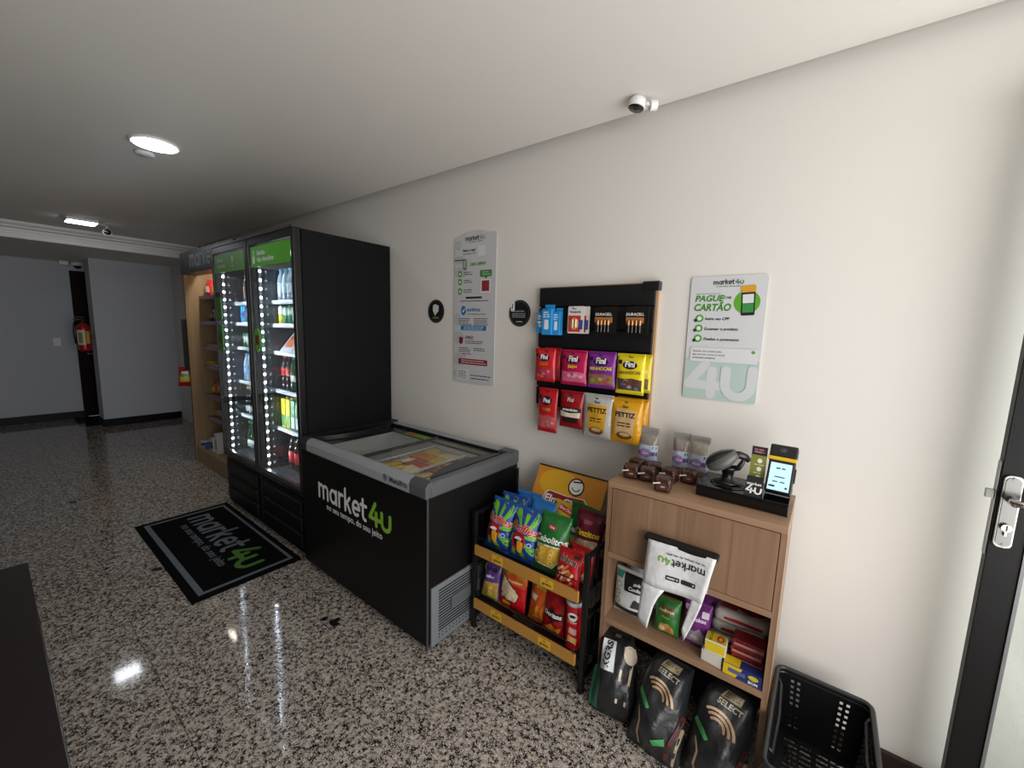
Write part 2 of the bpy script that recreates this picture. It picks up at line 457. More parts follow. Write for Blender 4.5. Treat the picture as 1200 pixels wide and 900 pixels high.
MB().cyl((.477, 1.79, 1.05), (.477, 1.779, 1.05), .0115, n=16).box(.4745, .4795, 1.781, 1.79, 1.025, 1.05).build('key_cylinder', STEEL, pl)
MB().box(.4755, .4785, 1.7785, 1.7795, 1.042, 1.058).build('keyhole', BLACK, pl)
for z in (.995, 1.195): MB().cyl((.477, 1.79, z), (.477, 1.787, z), .0045, n=10).build('screw', DSTEEL, pl)
MB().box(.432, .452, 1.81, 1.826, 1.125, 1.15).build('latch_bolt', DSTEEL, d2)
MB().box(.449, .452, 1.806, 1.83, .95, 1.24).build('latch_plate', DSTEEL, d2)

# ================================================================== lamps and ceiling fittings
def emit(c, s): return mat(c, .5, emit=s)
cl = thing('ceiling_light', 'round recessed white LED ceiling light nearest the fridges', 'ceiling light', (-3.115, .70, ZC), group='ceiling lights')
MB().lathe([(.095, 0), (.112, -.004), (.115, -.012), (.105, -.016), (.098, -.014)], 32).build('trim_ring', TRIMW, cl, smooth=True)
MB().lathe([(.1, -.0145), (.1, -.018)], 32).build('diffuser', emit('#f4f7ff', 16), cl)
sd = thing('ceiling_sensor', 'small white round sensor disc beside the near ceiling light', 'sensor', (-3.34, .70, ZC))
MB().lathe([(.047, 0), (.047, -.012), (.04, -.02), (.0, -.022)], 24).build('cover', mat('#d8dcda', .5), sd, smooth=True)
MB().lathe([(.05, 0), (.05, -.004)], 24).build('base_ring', mat('#a9adab', .5), sd)
cl2 = thing('ceiling_light', 'far white surface LED ceiling light before the moulding', 'ceiling light', (-6.16, .742, ZC), group='ceiling lights')
MB().box(-.11, .11, -.115, .115, -.03, 0).build('housing', TRIMW, cl2, bevel=.006)
B(-.10, .10, -.105, .105, -.034, -.03).build('diffuser', emit('#f2f6ff', 22), cl2)
def dome_cam(name, label, loc, rot, mount):
    t = thing(name, label, 'camera', loc, rot)
    MB().lathe([(.0, .024), (.03, .022), (.037, .01), (.037, -.012), (.034, -.016)], 24).build('body', WHITE, t, smooth=True)
    MB().lathe([(.0335, -.0155), (.03, -.019), (.0, -.021)], 24).build('lens_face', mat('#1b1c1c', .12), t, smooth=True)
    MB().lathe([(.009, -.0205), (.006, -.0235)], 14).build('lens', BLACKG, t)
    for q in mount: q(t)
    return t
dome_cam('security_camera', 'white mini security camera with round black face at the wall edge of the ceiling', (-.742, 1.775, ZC - .030), (R(-8), R(10), 0), [
    lambda t: MB().tube([(.028, 0, .004), (.045, .008, .0), (.058, .016, .002), (.064, .02, .012)], .009, 10).build('bracket', WHITE, t, smooth=True),
    lambda t: MB().cyl((.052, .012, -.004), (.072, .03, .006), .020, n=20).build('mount_disc', WHITE, t)])
dome_cam('security_camera', 'white security camera with black face hanging by the far ceiling light', (-6.30, .95, 2.52), tuple(Vector((-.97, .16, .10)).to_track_quat('Z', 'Y').to_euler()), [
    lambda t: MB().tube([(0, 0, .015), (.0, .02, .025), (0, .045, .03), (0, .062, .02)], .008, 8).build('bracket', WHITE, t),
    ])
tag(MB().tube([(-6.15, .862, 2.572), (-6.2, .90, 2.575), (-6.28, .94, 2.577), (-6.3, .95, 2.56)], .005, 6).build('camera_cable', WHITE), 'white cable from the far ceiling light to its camera', 'cable')
t = thing('security_camera', 'white box camera above the dark far door on the left', 'camera', (-9.33, .9, 2.40), (0, 0, R(-10)))
MB().box(0, .14, -.05, .05, -.03, .03).build('body', WHITE, t, bevel=.008); MB().cyl((-.08, 0, 0), (0, 0, 0), .02).build('arm', WHITE, t)
t = thing('security_camera', 'white dome camera with dark lens above the dark far door', 'camera', (-9.3, 1.03, 2.43))
MB().lathe([(.075, 0), (.075, -.02), (.06, -.04), (.05, -.05)], 20).build('housing', WHITE, t, smooth=True)
MB().lathe([(.05, -.05), (.04, -.075), (.015, -.09), (0, -.092)], 20).build('dome', BLACKG, t, smooth=True)
sw = thing('light_switch', 'white switch plate on the grey far wall', 'light switch', (-9.4, .735, 1.21))
B(0, .008, -.04, .04, -.06, .06).build('plate', WHITE, sw, bevel=.002); B(.008, .012, -.014, .014, -.02, .02).build('rocker', WHITE, sw)

# fire extinguisher
fx = thing('fire_extinguisher', 'red fire extinguisher with a pale label hung at the far wall corner', 'fire extinguisher', (-8.5, .93, 1.12))
fx.scale = (.88, .88, .88)
RED = mat('#b01018', .3)
MB().lathe([(.06, 0), (.078, .012), (.08, .03), (.08, .36), (.07, .41), (.035, .44), (.028, .45)], 20).build('cylinder', RED, fx, smooth=True)
MB().lathe([(.022, .45), (.022, .5), (.016, .51)], 12).build('valve', BLACK, fx)
MB().box(-.012, .012, -.11, .02, .5, .512).box(-.012, .012, -.10, .02, .54, .55).build('lever', BLACK, fx)
MB().tube([(0, -.02, .48), (.03, -.1, .46), (.04, -.115, .3), (.03, -.1, .12)], .011, 8).build('hose', BLACK, fx, smooth=True)
def cylart(x0, x1, z0, z1, r): # patch on the camera-facing side (+x) of a cylinder
    mm = MB(); n = 8
    for k in range(n):
        a, b = x0 + (x1 - x0) * k / n, x0 + (x1 - x0) * (k + 1) / n
        mm.add([(r * math.cos(a), r * math.sin(a), z0), (r * math.cos(b), r * math.sin(b), z0), (r * math.cos(b), r * math.sin(b), z1), (r * math.cos(a), r * math.sin(a), z1)], [(0, 1, 2, 3)])
    return mm
cylart(-1.3, .1, .1, .34, .0815).build('label_sheet', mat('#d7d3b8', .5), fx)
cylart(-.9, -.3, .13, .3, .082).build('label_print', mat('#8a8f5a', .5), fx)
cylart(.25, .9, .12, .32, .0815).build('seal_sticker', mat('#d8b53a', .5), fx)
MB().box(-.05, .05, .08, .105, .2, .26).build('wall_hook', BLACK, fx)

# dark glossy side table whose corner shows at the lower left
dt = thing('side_table', 'dark brown polished table top at the lower left edge', 'table', (-1.5, -.28, 0))
TB = mat('#1d1414', .25, var=.12, scale=14)
B(-.63, .75, -.32, .318, .715, .75).build('table_top', TB, dt, bevel=.003)
B(-.5, .6, -.22, .18, .62, .715).build('apron', TB, dt)
for x in (-.48, .58):
    for y in (-.2, .16): B(x - .03, x + .03, y - .03, y + .03, 0, .62).build('leg', TB, dt)

# ================================================================== door mat
mt = thing('door_mat', 'black floor mat with grey border and white and green lettering before the fridges', 'mat', (0, 0, 0))
MATB = mat('#07080b', .95, bump=.6, scale=700, spec=.1)
MATG = mat('#6c7278', .95, bump=.6, scale=700, spec=.1)
B(-4.095, -2.705, .61, 1.225, .0005, .0075).build('mat_body', MATB, mt, bevel=.002)
bx0, bx1, by0, by1, bw = -4.05, -2.755, .655, 1.19, .032
decal('border', join2(rect2(bx0, bx1, by0, by0 + bw), rect2(bx0, bx1, by1 - bw * .6, by1), rect2(bx0, bx0 + bw * .8, by0 + bw, by1 - bw * .6), rect2(bx1 - bw * .8, bx1, by0 + bw, by1 - bw * .6)), MATG, mt, y=.0075, plane='xy')
s = 1.10 / LOGO_L
decal('lettering', xf2(LOGO_W, s, (-3.96, .915)), MATG, mt, y=.0075, plane='xy', label='grey word market')
decal('lettering', xf2(LOGO_G, s, (-3.96, .915)), mat('#43701f', .95), mt, y=.0075, plane='xy', label='green 4u')
decal('lettering', text2(SLOGAN, .078, .012, sx=1.0, at=(-3.43, .835)), MATG, mt, y=.0075, plane='xy')

# ================================================================== bottles, cans, cartons (prototypes copied per shelf)
def proto_bottle(h, r, glassm, capm, labm, neck=.33, lab=(.25, .55), kind='bottle'):
    t = thing(kind, 'x', kind)
    nr = .0135 if r > .026 else .011
    MB().lathe([(r * .9, 0), (r, .008), (r, h * (.98 - neck) * .97), (r * .97, h * (1 - neck)), (r * .6, h * (1 - neck * .45)), (nr, h * .9), (nr, h * .93)], 14).build('bottle_body', glassm, t, smooth=True)
    MB().lathe([(nr * 1.2, h * .925), (nr * 1.2, h * .99), (nr * 1.05, h)], 12).build('cap', capm, t)
    if labm: MB().lathe([(r + .0006, h * lab[0]), (r + .0008, h * lab[1])], 14).build('label_band', labm, t, smooth=True)
    return t
def proto_can(h, r, bodym, bandm=None, band=(.3, .6)):
    t = thing('can', 'x', 'can')
    MB().lathe([(r * .8, 0), (r, .01), (r, h - .012), (r * .82, h - .002)], 14).build('can_body', bodym, t, smooth=True)
    MB().lathe([(r * .84, h - .003), (r * .84, h), (r * .72, h - .002)], 14).build('lid', STEEL, t)
    if bandm: MB().lathe([(r + .0005, h * band[0]), (r + .0006, h * band[1])], 14).build('print_band', bandm, t, smooth=True)
    return t
def proto_carton(w, d, h, m, m2):
    t = thing('juice_carton', 'x', 'carton')
    MB().box(-w / 2, w / 2, -d / 2, d / 2, 0, h).build('carton_body', m, t, bevel=.003)
    decal('print_panel', rect2(-w * .4, w * .4, h * .08, h * .45), m2, t, y=-d / 2)
    MB().lathe([(.01, h), (.01, h + .014)], 10).build('cap', WHITE, t)
    return t
def proto_pouch(w, h, d, m, m2):
    t = thing('food_tray', 'x', 'food pack')
    MB().add([(-w / 2, -d / 2, 0), (w / 2, -d / 2, 0), (w / 2, d / 2, 0), (-w / 2, d / 2, 0), (-w * .42, d * .1, h), (w * .42, d * .1, h), (w * .42, d * .4, h), (-w * .42, d * .4, h)],
             [(3, 2, 1, 0), (4, 5, 6, 7), (0, 1, 5, 4), (1, 2, 6, 5), (2, 3, 7, 6), (3, 0, 4, 7)]).build('pack_body', m, t, bevel=.006)
    MB().add([(-w * .3, -d * .36, h * .22), (w * .3, -d * .36, h * .22), (w * .3, -d * .06, h * .7), (-w * .3, -d * .06, h * .7)], [(0, 1, 2, 3)]).build('print_panel', m2, t, loc=(0, -.004, .003))
    return t
def place_row(proto, first, xs, y, z, label, group):
    for i, x in enumerate(xs):
        o = proto if (first and i == 0) else copy_tree(proto)
        o.location = (x, y, z); o['label'] = label; o['group'] = group

LINER = mat('#1a1d20', .14)
GLASS_F = thin_glass((.98, .99, .99), 1.4, 'fridge')
LED = mat('#eaf4ff', .5, emit=420)
def fridge(x0, w, label, near):
    Y0, D, H = 1.225, .70, 2.185
    t = thing('drinks_fridge', label, 'fridge', (x0, Y0, 0), group='black glass door drinks fridges')
    m = MB().box(0, .035, .05, D, .03, H).box(w - .035, w, .05, D, .03, H).box(.035, w - .035, D - .04, D, .03, H)
    m.box(.035, w - .035, .05, D - .04, 2.1, H).box(.035, w - .035, .05, D - .04, .40, .47)
    m.build('cabinet_body', mat('#060607', .6, bump=.03, scale=250, spec=.2), t)
    l = MB().box(.035, .04, .055, D - .04, .47, 2.1).box(w - .04, w - .035, .055, D - .04, .47, 2.1).box(.04, w - .04, D - .05, D - .04, .47, 2.1)
    l.build('inner_liner', LINER, t)
    B(.04, w - .04, .07, D - .05, .47, .476).build('floor_tray', mat('#30353a', .3), t)
    # kick grille with louvres
    B(.0, w, .02, .06, .03, .43).build('kick_panel', mat('#070809', .5, spec=.3), t, bevel=.01)
    for k in range(3):
        z = .075 + k * .115
        MB().prism([(.02, z), (.004, z + .012), (.004, z + .085), (.02, z + .097)], .05, w - .05, 0).build('louvre', mat('#0b0d0e', .45, spec=.3), t, bevel=.003)
    for x in (.05, w - .05): MB().cyl((x, .1, 0), (x, .1, .03), .02).build('foot', BLACK, t)
    # door
    fr = MB().box(0, .034, -.0, .045, .455, 2.185).box(w - .04, w, -.0, .045, .455, 2.185).box(.034, w - .04, 0, .045, .455, .50).box(.034, w - .04, 0, .045, 2.135, 2.185)
    d = fr.build('door', mat('#08090a', .3), t, bevel=.004)
    B(.034, w - .04, .006, .0065, .50, 2.135).build('glass_pane', GLASS_F, d)
    B(.034, w - .04, .026, .0265, .50, 2.135).build('glass_pane', GLASS_F, d)
    MB().box(.034, w - .04, .004, .028, .50, .512).box(.034, w - .04, -.002, 0, .488, .496).build('pane_spacer', DSTEEL, d)
    MB().box(.03, .034, -.002, .0, .52, 2.12).build('gasket_line', mat('#5a5d60', .4), d)
    MB().box(.0, w, -.004, .05, 2.186, 2.2).build('top_trim', mat('#3a3c3e', .35), t)
    gm = mat('#57b324', .4) if near else mat('#6aa54d', .4)  # far sign: pale reflection haze put into its green
    sg = rect2(.062, w - .05, 1.985, 2.12, .008)
    MB().prism(sg[0], .001, .0055, 1).build('sign_panel', gm, d)
    tw = WHITE if near else mat('#c5d9b8', .4)  # far lettering dulled by the same painted reflection
    if near:
        decal('lettering', text2('Bebidas', .042, .03, align='LEFT', at=(.17, 2.06)), tw, d, y=.001)
        decal('lettering', text2('Não Alcoólicas', .042, .03, align='LEFT', at=(.17, 2.015)), tw, d, y=.001)
        decal('bottle_icon', join2(rect2(.095, .135, 2.005, 2.055, .008), rect2(.108, .122, 2.055, 2.095, .004)), tw, d, y=.001)
    else:
        decal('lettering', text2('Bebidas', .042, .03, align='LEFT', at=(.12, 2.065)), tw, d, y=.001)
        decal('lettering', text2('Alcoólicas', .042, .03, align='LEFT', at=(.12, 2.02)), tw, d, y=.001)
        decal('wine_icon', join2(rect2(.43, .46, 2.05, 2.095, .01), rect2(.442, .448, 2.02, 2.05), rect2(.43, .46, 2.015, 2.021)), tw, d, y=.001)
    if near:
        a = ell2(.105, 1.475, .052, .085, 28); MB().prism(a[0], .0, .003, 1).build('door_sticker', GREEN, d)
        decal('sticker_print', rect2(.075, .135, 1.44, 1.51), mat('#8c1f22', .5), d, y=0)
    else:
        MB().prism(rect2(.04, .15, 1.61, 1.79)[0], .0, .003, 1).build('door_sticker', mat('#3f7d28', .45), d)
        MB().prism(rect2(.04, .15, 1.36, 1.57)[0], .0, .003, 1).build('door_sticker', mat('#4c8a30', .45), d)
        decal('sticker_print', rect2(.07, .12, 1.42, 1.51), mat('#5e3a20', .5), d, y=0)
        MB().box(.04, .15, .0, .004, 1.795, 1.83).build('hand_grip', BLACK, d)
    # LED strip at the left jamb
    st = MB().prism([(.041, .048), (.062, .048), (.047, .070), (.041, .072)], .5, 2.06, 2).build('led_strip', mat('#8c9094', .3), t)
    dm = MB()
    for k in range(25):
        z = .53 + k * .0625
        dm.add([(.0608, .0513, z - .0065), (.0504, .0666, z - .0065), (.0504, .0666, z + .0065), (.0608, .0513, z + .0065)], [(0, 1, 2, 3)])
    o = dm.build('led', LED, st); o['kind'] = 'stuff'
    added_strip = MB().prism([(w - .041, .048), (w - .062, .048), (w - .047, .070), (w - .041, .072)], .5, 2.06, 2).build('led_strip', mat('#8c9094', .3), t)  # strip at the right jamb, added out of sight to light the drinks
    added_leds = MB()
    for k in range(25):
        z = .53 + k * .0625
        added_leds.add([(w - .0608, .0513, z - .0065), (w - .0504, .0666, z - .0065), (w - .0504, .0666, z + .0065), (w - .0608, .0513, z + .0065)], [(0, 1, 2, 3)])
    o = added_leds.build('led', LED, added_strip); o['kind'] = 'stuff'
    B(.25, w - .06, .07, .13, 2.06, 2.075).build('light_bar', mat('#eef6ff', .5, emit=7), t)
    for z in (1.76, 1.59, 1.385, 1.095, .80):
        s = MB().box(.042, w - .042, .15, D - .06, z - .006, z)
        s = s.build('shelf', mat('#3d4246', .35), t)
        B(.042, w - .042, .138, .15, z - .022, z + .006).build('price_rail', mat('#aebac2', .3), s)
    return t
fridge(-3.365, .71, 'drinks fridge with bright green sign and green oval sticker, next to the freezer', True)
fridge(-4.09, .71, 'drinks fridge with green sign paled by reflection, between the shelf unit and the other fridge', False)
G1 = 'drinks in the near fridge'; G2 = 'drinks in the far fridge'
WATER = mat('#8fa6b4', .12); DARKG = mat('#1c0f0d', .1); GREENG = mat('#17542f', .12); PURP = mat('#4a3550', .15); AMBER = mat('#3a1c10', .12)
XN = -3.365; XF = -4.09
def shelf_fill(proto, X, z, rad, label, group, n=4, rows=2, start=.0):
    st = rad * 2 + .008; first = True
    for r_ in range(rows):
        k = n if r_ == 0 else 2
        xs = [X + .05 + start + rad + i * st for i in range(k)]
        place_row(proto, first, xs, 1.225 + .165 + rad + r_ * st, z + .0005, label, group); first = False
shelf_fill(proto_bottle(.235, .033, WATER, mat('#2b8fb0', .4), mat('#b9cdd6', .4)), XN, 1.76, .033, 'clear water bottle with teal cap on the top shelf of the near fridge', G1, 3, 2)
shelf_fill(proto_bottle(.23, .033, PURP, mat('#b8a8c8', .4), mat('#6d5a78', .4)), XN, 1.76, .033, 'purple juice bottle on the top shelf of the near fridge', G1, 3, 1, .222)
shelf_fill(proto_can(.135, .033, mat('#c9c23a', .3), mat('#e6e7dc', .4), (.55, .95)), XN, 1.59, .033, 'yellow can on the second shelf of the near fridge', G1, 1, 1)
shelf_fill(proto_can(.135, .033, mat('#2e8a60', .3), mat('#cfe6da', .4), (.5, .9)), XN, 1.59, .033, 'green can on the second shelf of the near fridge', G1, 3, 2, .074)
shelf_fill(proto_can(.135, .033, mat('#b8543f', .3), mat('#e4d9d0', .4), (.5, .9)), XN, 1.59, .033, 'orange red can on the second shelf of the near fridge', G1, 3, 1, .30)
shelf_fill(proto_pouch(.2, .16, .2, mat('#c7cdd0', .25), mat('#c76a3c', .4)), XN, 1.385, .1, 'white ready meal pack with orange print in the near fridge', G1, 1, 1)
shelf_fill(proto_pouch(.2, .14, .2, mat('#dfe4e4', .25), mat('#4e8f6a', .4)), XN, 1.385, .1, 'white ready meal pack with green print in the near fridge', G1, 2, 1, .208)
shelf_fill(proto_bottle(.265, .034, DARKG, mat('#b3121b', .4), mat('#b3121b', .35), lab=(.42, .62)), XN, 1.095, .034, 'dark cola bottle with red label on the fourth shelf of the near fridge', G1, 2, 2)
shelf_fill(proto_bottle(.255, .034, GREENG, mat('#2e8f4a', .4), mat('#d9dfd8', .35), lab=(.3, .48)), XN, 1.095, .034, 'green soda bottle on the fourth shelf of the near fridge', G1, 4, 1, .152)
shelf_fill(proto_carton(.062, .07, .225, mat('#d8cf2c', .4), mat('#3f8f5a', .5)), XN, .80, .034, 'yellow juice carton on the fifth shelf of the near fridge', G1, 2, 2)
shelf_fill(proto_carton(.062, .07, .225, mat('#2e8b4c', .4), mat('#d6dde0', .5)), XN, .80, .034, 'green juice carton on the fifth shelf of the near fridge', G1, 2, 1, .154)
shelf_fill(proto_carton(.062, .07, .215, mat('#c23b57', .4), mat('#e3d9dd', .5)), XN, .80, .034, 'pink juice carton on the fifth shelf of the near fridge', G1, 3, 1, .31)
shelf_fill(proto_bottle(.285, .042, DARKG, mat('#b3121b', .4), mat('#b3121b', .35), lab=(.2, .5), neck=.45), XN, .477, .042, 'large cola bottle with red label at the bottom of the near fridge', G1, 4, 2, .06)
shelf_fill(proto_bottle(.28, .042, GREENG, mat('#2e8f4a', .4), mat('#d9dfd8', .35), lab=(.2, .45), neck=.45), XN, .477, .042, 'large green soda bottle at the bottom of the near fridge', G1, 2, 1, .43)
shelf_fill(proto_bottle(.225, .031, AMBER, mat('#9c8f6a', .4), mat('#6b2c22', .4)), XF, 1.76, .031, 'brown bottle on the top shelf of the far fridge', G2, 5, 1, .08)
shelf_fill(proto_can(.16, .028, mat('#1f9fc8', .25), mat('#1b62a8', .3), (.3, .6)), XF, 1.59, .028, 'light blue slim can on the second shelf of the far fridge', G2, 2, 1)
shelf_fill(proto_can(.16, .028, mat('#20408c', .25), mat('#c9cdd2', .3), (.3, .6)), XF, 1.59, .028, 'dark blue slim can on the second shelf of the far fridge', G2, 3, 1, .13)
shelf_fill(proto_can(.125, .031, mat('#2f7d3e', .3), mat('#e2e2de', .35), (.35, .75)), XF, 1.385, .031, 'green and white can on the third shelf of the far fridge', G2, 4, 2, .02)
shelf_fill(proto_bottle(.235, .031, WATER, mat('#3c6fae', .4), mat('#5b86b4', .4)), XF, 1.095, .031, 'clear bottle with blue label on the fourth shelf of the far fridge', G2, 3, 2)
shelf_fill(proto_bottle(.235, .031, mat('#7d4a3a', .15), mat('#9c2f2a', .4), mat('#c9b8a8', .4)), XF, 1.095, .031, 'reddish bottle on the fourth shelf of the far fridge', G2, 3, 1, .21)
shelf_fill(proto_bottle(.24, .03, mat('#121a14', .1), mat('#c0b070', .4), mat('#cfd4cf', .4), lab=(.12, .3), neck=.5), XF, .80, .03, 'dark beer bottle on the fifth shelf of the far fridge', G2, 5, 2)
shelf_fill(proto_bottle(.25, .031, mat('#123a1e', .1), mat('#3da04a', .4), mat('#dfe3df', .4), lab=(.1, .36), neck=.5), XF, .477, .031, 'green beer bottle with white label at the bottom of the far fridge', G2, 5, 2)

# ================================================================== wooden shelf unit behind the fridges
OAK = wood('#8a7052', '#a58a68', 2)
ku = thing('shelf_unit', 'tall light wood shelf unit with black header, beyond the fridges', 'shelf', (0, 0, 0))
KX0, KX1, KY0, KY1 = -5.66, -4.14, 1.42, 1.93
B(KX0 + .012, KX0 + .032, KY0, KY1, 0, 2.29).build('side_panel', OAK, ku)
B(KX0, KX0 + .012, KY0 - .002, KY1, 0, 2.29).build('black_edge', BLACK, ku)
B(KX1 - .03, KX1, KY0, KY1, 0, 2.29).build('side_panel', OAK, ku)
B(KX0 + .032, KX1 - .03, KY1 - .02, KY1, 0, 2.29).build('back_panel', wood('#5d4631', '#6f5540', 2), ku)
B(KX0 + .032, KX1 - .03, KY0 + .01, KY0 + .03, 0, .165).build('kick_board', OAK, ku)
B(KX0 + .032, KX1 - .03, KY0 + .03, KY1 - .02, .145, .165).build('shelf', OAK, ku)
for z in (1.864, 1.589, 1.311, 1.096, .762, .502):
    s = B(KX0 + .032, KX1 - .03, 1.56, KY1 - .02, z - .02, z).build('shelf', OAK, ku)
    B(KX0 + .034, KX1 - .032, 1.548, 1.56, z - .03, z + .008).build('price_strip', mat('#8d7f9c', .4), s)
B(KX0 + .032, KX1 - .03, KY0 + .12, KY1 - .02, 2.27, 2.29).build('top_board', OAK, ku)
hd = B(KX0, KX1, KY0 - .015, KY0 + .12, 2.09, 2.31).build('header', mat('#2a2d2f', .4), ku)
s = 1.0 / LOGO_L
decal('lettering', xf2(LOGO_W, s, (-5.33, 2.15)), mat('#b9bcbd', .5), hd, y=KY0 - .015)
decal('lettering', xf2(LOGO_G, s, (-5.33, 2.15)), mat('#b9bcbd', .5), hd, y=KY0 - .015)
decal('lettering', text2(SLOGAN, .05, at=(-4.86, 2.115)), mat('#8a8d8e', .5), hd, y=KY0 - .015)
lb = B(-5.42, -4.6, 1.555, 1.575, 2.14, 2.155).build('light_bar', mat('#fff8e8', .5, emit=70), ku)

# ================================================================== chest freezer
FX0, FX1, FY0, FY1 = -2.64, -1.42, 1.22, 1.93
fz = thing('chest_freezer', 'black chest freezer with sliding glass top and white lettering', 'freezer', (0, 0, 0))
FB = mat('#060607', .5, bump=.03, scale=250, spec=.3)
m = MB().box(FX0, FX1, FY0, FY0 + .05, .035, .81).box(FX0, FX1, FY1 - .05, FY1, .035, .81).box(FX0, FX0 + .06, FY0 + .05, FY1 - .05, .035, .81).box(FX1 - .06, FX1, FY0 + .05, FY1 - .05, .035, .81).box(FX0 + .06, FX1 - .06, FY0 + .05, FY1 - .05, .035, .1)
m.build('cabinet_body', FB, fz)
TUB = mat('#c9ccca', .4)
ix0, ix1, iy0, iy1 = FX0 + .06, FX1 - .06, FY0 + .05, FY1 - .05
MB().box(ix0, ix0 + .006, iy0, iy1, .3, .8).box(ix1 - .006, ix1, iy0, iy1, .3, .8).box(ix0, ix1, iy0, iy0 + .006, .3, .8).box(ix0, ix1, iy1 - .006, iy1, .3, .8).box(ix0, ix1, iy0, iy1, .29, .3).build('inner_tub', TUB, fz)
for x in (FX0 + .08, FX1 - .03):
    for y in (FY0 + .05, FY1 - .06): MB().cyl((x, y, 0), (x, y, .035), .016, .02).build('foot', DGREY, fz)
B(FX1 - .006, FX1 + .003, FY0 + .001, FY0 + .012, .01, .81).build('corner_trim', mat('#3a3c3f', .4), fz)
# top frame
ALU = mat('#a3a6aa', .35)
GREYP = mat('#55575a', .4)
def rail(name, x0, x1, mm, y0=FY0 - .012, y1=FY0 + .055):
    pr = [(y1, .81), (y0 + .004, .80), (y0, .812), (y0, .85), (y0 + .012, .872), (y0 + .035, .88), (y1, .868)]
    return MB().prism(pr, x0, x1, 0).build(name, mm, fz, bevel=.002)
rl = rail('front_rail', FX0 + .09, FX1 - .115, ALU)
decal('lettering', text2('Metalfrio', .04, .03, align='LEFT', at=(-1.69, .822)), mat('#3a3c3e', .5), rl, y=FY0 - .012)
decal('emblem', join2(ring2(-1.725, .836, .013, .018), rect2(-1.732, -1.718, .829, .843)), mat('#3a3c3e', .5), rl, y=FY0 - .012)
rail('front_corner', FX1 - .115, FX1 + .008, GREYP)
rail('front_corner', FX0 - .008, FX0 + .09, mat('#2b2e30', .42))
pr = [(FX1 + .008, .80), (FX1 + .012, .812), (FX1 + .012, .85), (FX1 + .002, .872), (FX1 - .02, .88), (FX1 - .055, .866), (FX1 - .055, .81)]
MB().prism([(a, b) for a, b in pr], FY0 + .02, FY1 - .02, 1).build('end_cap', GREYP, fz, bevel=.002)
MB().prism([(FX0 - .008, .80), (FX0 - .008, .87), (FX0 + .012, .885), (FX0 + .06, .87), (FX0 + .06, .81)], FY0 + .02, FY1 - .02, 1).build('end_cap', mat('#1d1f21', .4), fz, bevel=.002)
B(FX0 + .05, FX1 - .1, FY1 - .045, FY1, .81, .874).build('back_rail', ALU, fz, bevel=.004)
MB().box(FX1 - .1, FX1 + .008, FY1 - .06, FY1 + .004, .81, .882).build('back_corner', GREYP, fz, bevel=.006)
MB().box(FX0 - .008, FX0 + .06, FY1 - .06, FY1 + .004, .81, .885).build('back_corner', mat('#1d1f21', .4), fz, bevel=.006)
for k in range(3): B(FX0 + .06, FX1 - .06, FY1 - .058 - k * .008, FY1 - .054 - k * .008, .845, .868 - k * .006).build('slide_track', BLACK, fz)
LIDG = thin_glass((.985, .99, .985), .5, 'lid')
xm = -2.04
l1 = B(FX0 + .05, xm + .03, FY0 + .05, FY1 - .07, .842, .845).build('glass_lid', LIDG, fz)
l2 = B(xm - .02, FX1 - .045, FY0 + .05, FY1 - .07, .856, .859).build('glass_lid', LIDG, fz)
B(xm - .02, xm - .002, FY0 + .05, FY1 - .07, .846, .862).build('lid_edge', mat('#35383a', .4), l2)
def lens(x, sgn, z0, z1, mm, par):
    pts = []
    n = 14; a, b = FY0 + .075, FY1 - .10
    for i in range(n + 1): u = i / n; pts.append((x, a + (b - a) * u))
    for i in range(n + 1): u = 1 - i / n; pts.append((x + sgn * (.012 + .072 * math.sin(PI * u) ** .8), a + (b - a) * u))
    return MB().prism(pts, z0, z1, 2).build('lid_handle', mm, par, bevel=.004)
lens(FX1 - .05, -1, .858, .876, mat('#3a3d40', .4), l2)
lens(FX0 + .055, 1, .845, .876, mat('#16181a', .35), l1)
B(-2.33, -2.10, 1.79, 1.855, .8465, .8475).build('lid_sticker', mat('#6fa52c', .45), l1)
decal('sticker_print', join2(rect2(-2.31, -2.22, 1.80, 1.845), rect2(-2.20, -2.15, 1.805, 1.82)), mat('#a8512a', .5), l1, y=.8475, plane='xy')
decal('lid_notice', join2(ring2(-1.86, 1.80, .045, .048, sz=.45)), WHITE, l2, y=.859, plane='xy')
decal('lid_notice', join2(ring2(-2.12, 1.74, .04, .043, sz=.45)), WHITE, l1, y=.845, plane='xy')
s = .745 / LOGO_L
decal('lettering', xf2(LOGO_W, s, (-2.435, .535)), mat('#e6e6e4', .5), fz, y=FY0, label='white word market')
decal('lettering', xf2(LOGO_G, s, (-2.435, .535)), mat('#86b93a', .5), fz, y=FY0, label='green 4u')
decal('lettering', text2(SLOGAN, .0525, .02, sx=1.0, at=(-2.055, .475)), mat('#e0e0de', .5), fz, y=FY0)
# side ventilation panel
vp = B(FX1, FX1 + .012, FY0 + .025, FY1 - .03, .02, .335).build('vent_panel', mat('#71767a', .5), fz, bevel=.004)
for k in range(15):
    z = .085 + k * .0155
    MB().prism([(FX1 + .012, z), (FX1 + .0155, z + .001), (FX1 + .0155, z + .005), (FX1 + .012, z + .006)], FY0 + .07, FY1 - .06, 1).build('slat', mat('#1a1c1e', .5), vp)
MB().prism([(y, z) for y, z in rect2(FY0 + .15, FY0 + .52, .17, .235, .012)[0]], FX1 + .011, FX1 + .026, 0).build('cover_plate', mat('#565b5e', .5), vp, bevel=.004)
dots = MB()
for j in range(2):
    for i in range(22): dots.lathe([(.0045, 0), (.0045, .001)], 8, (0, 0, 0)); dots.v[-16:] = [(FX1 + .0125 + v[2], FY0 + .075 + i * .024 + v[0], .05 + j * .018 + v[1]) for v in dots.v[-16:]]
o = dots.build('vent_holes', BLACK, vp); o['kind'] = 'stuff'
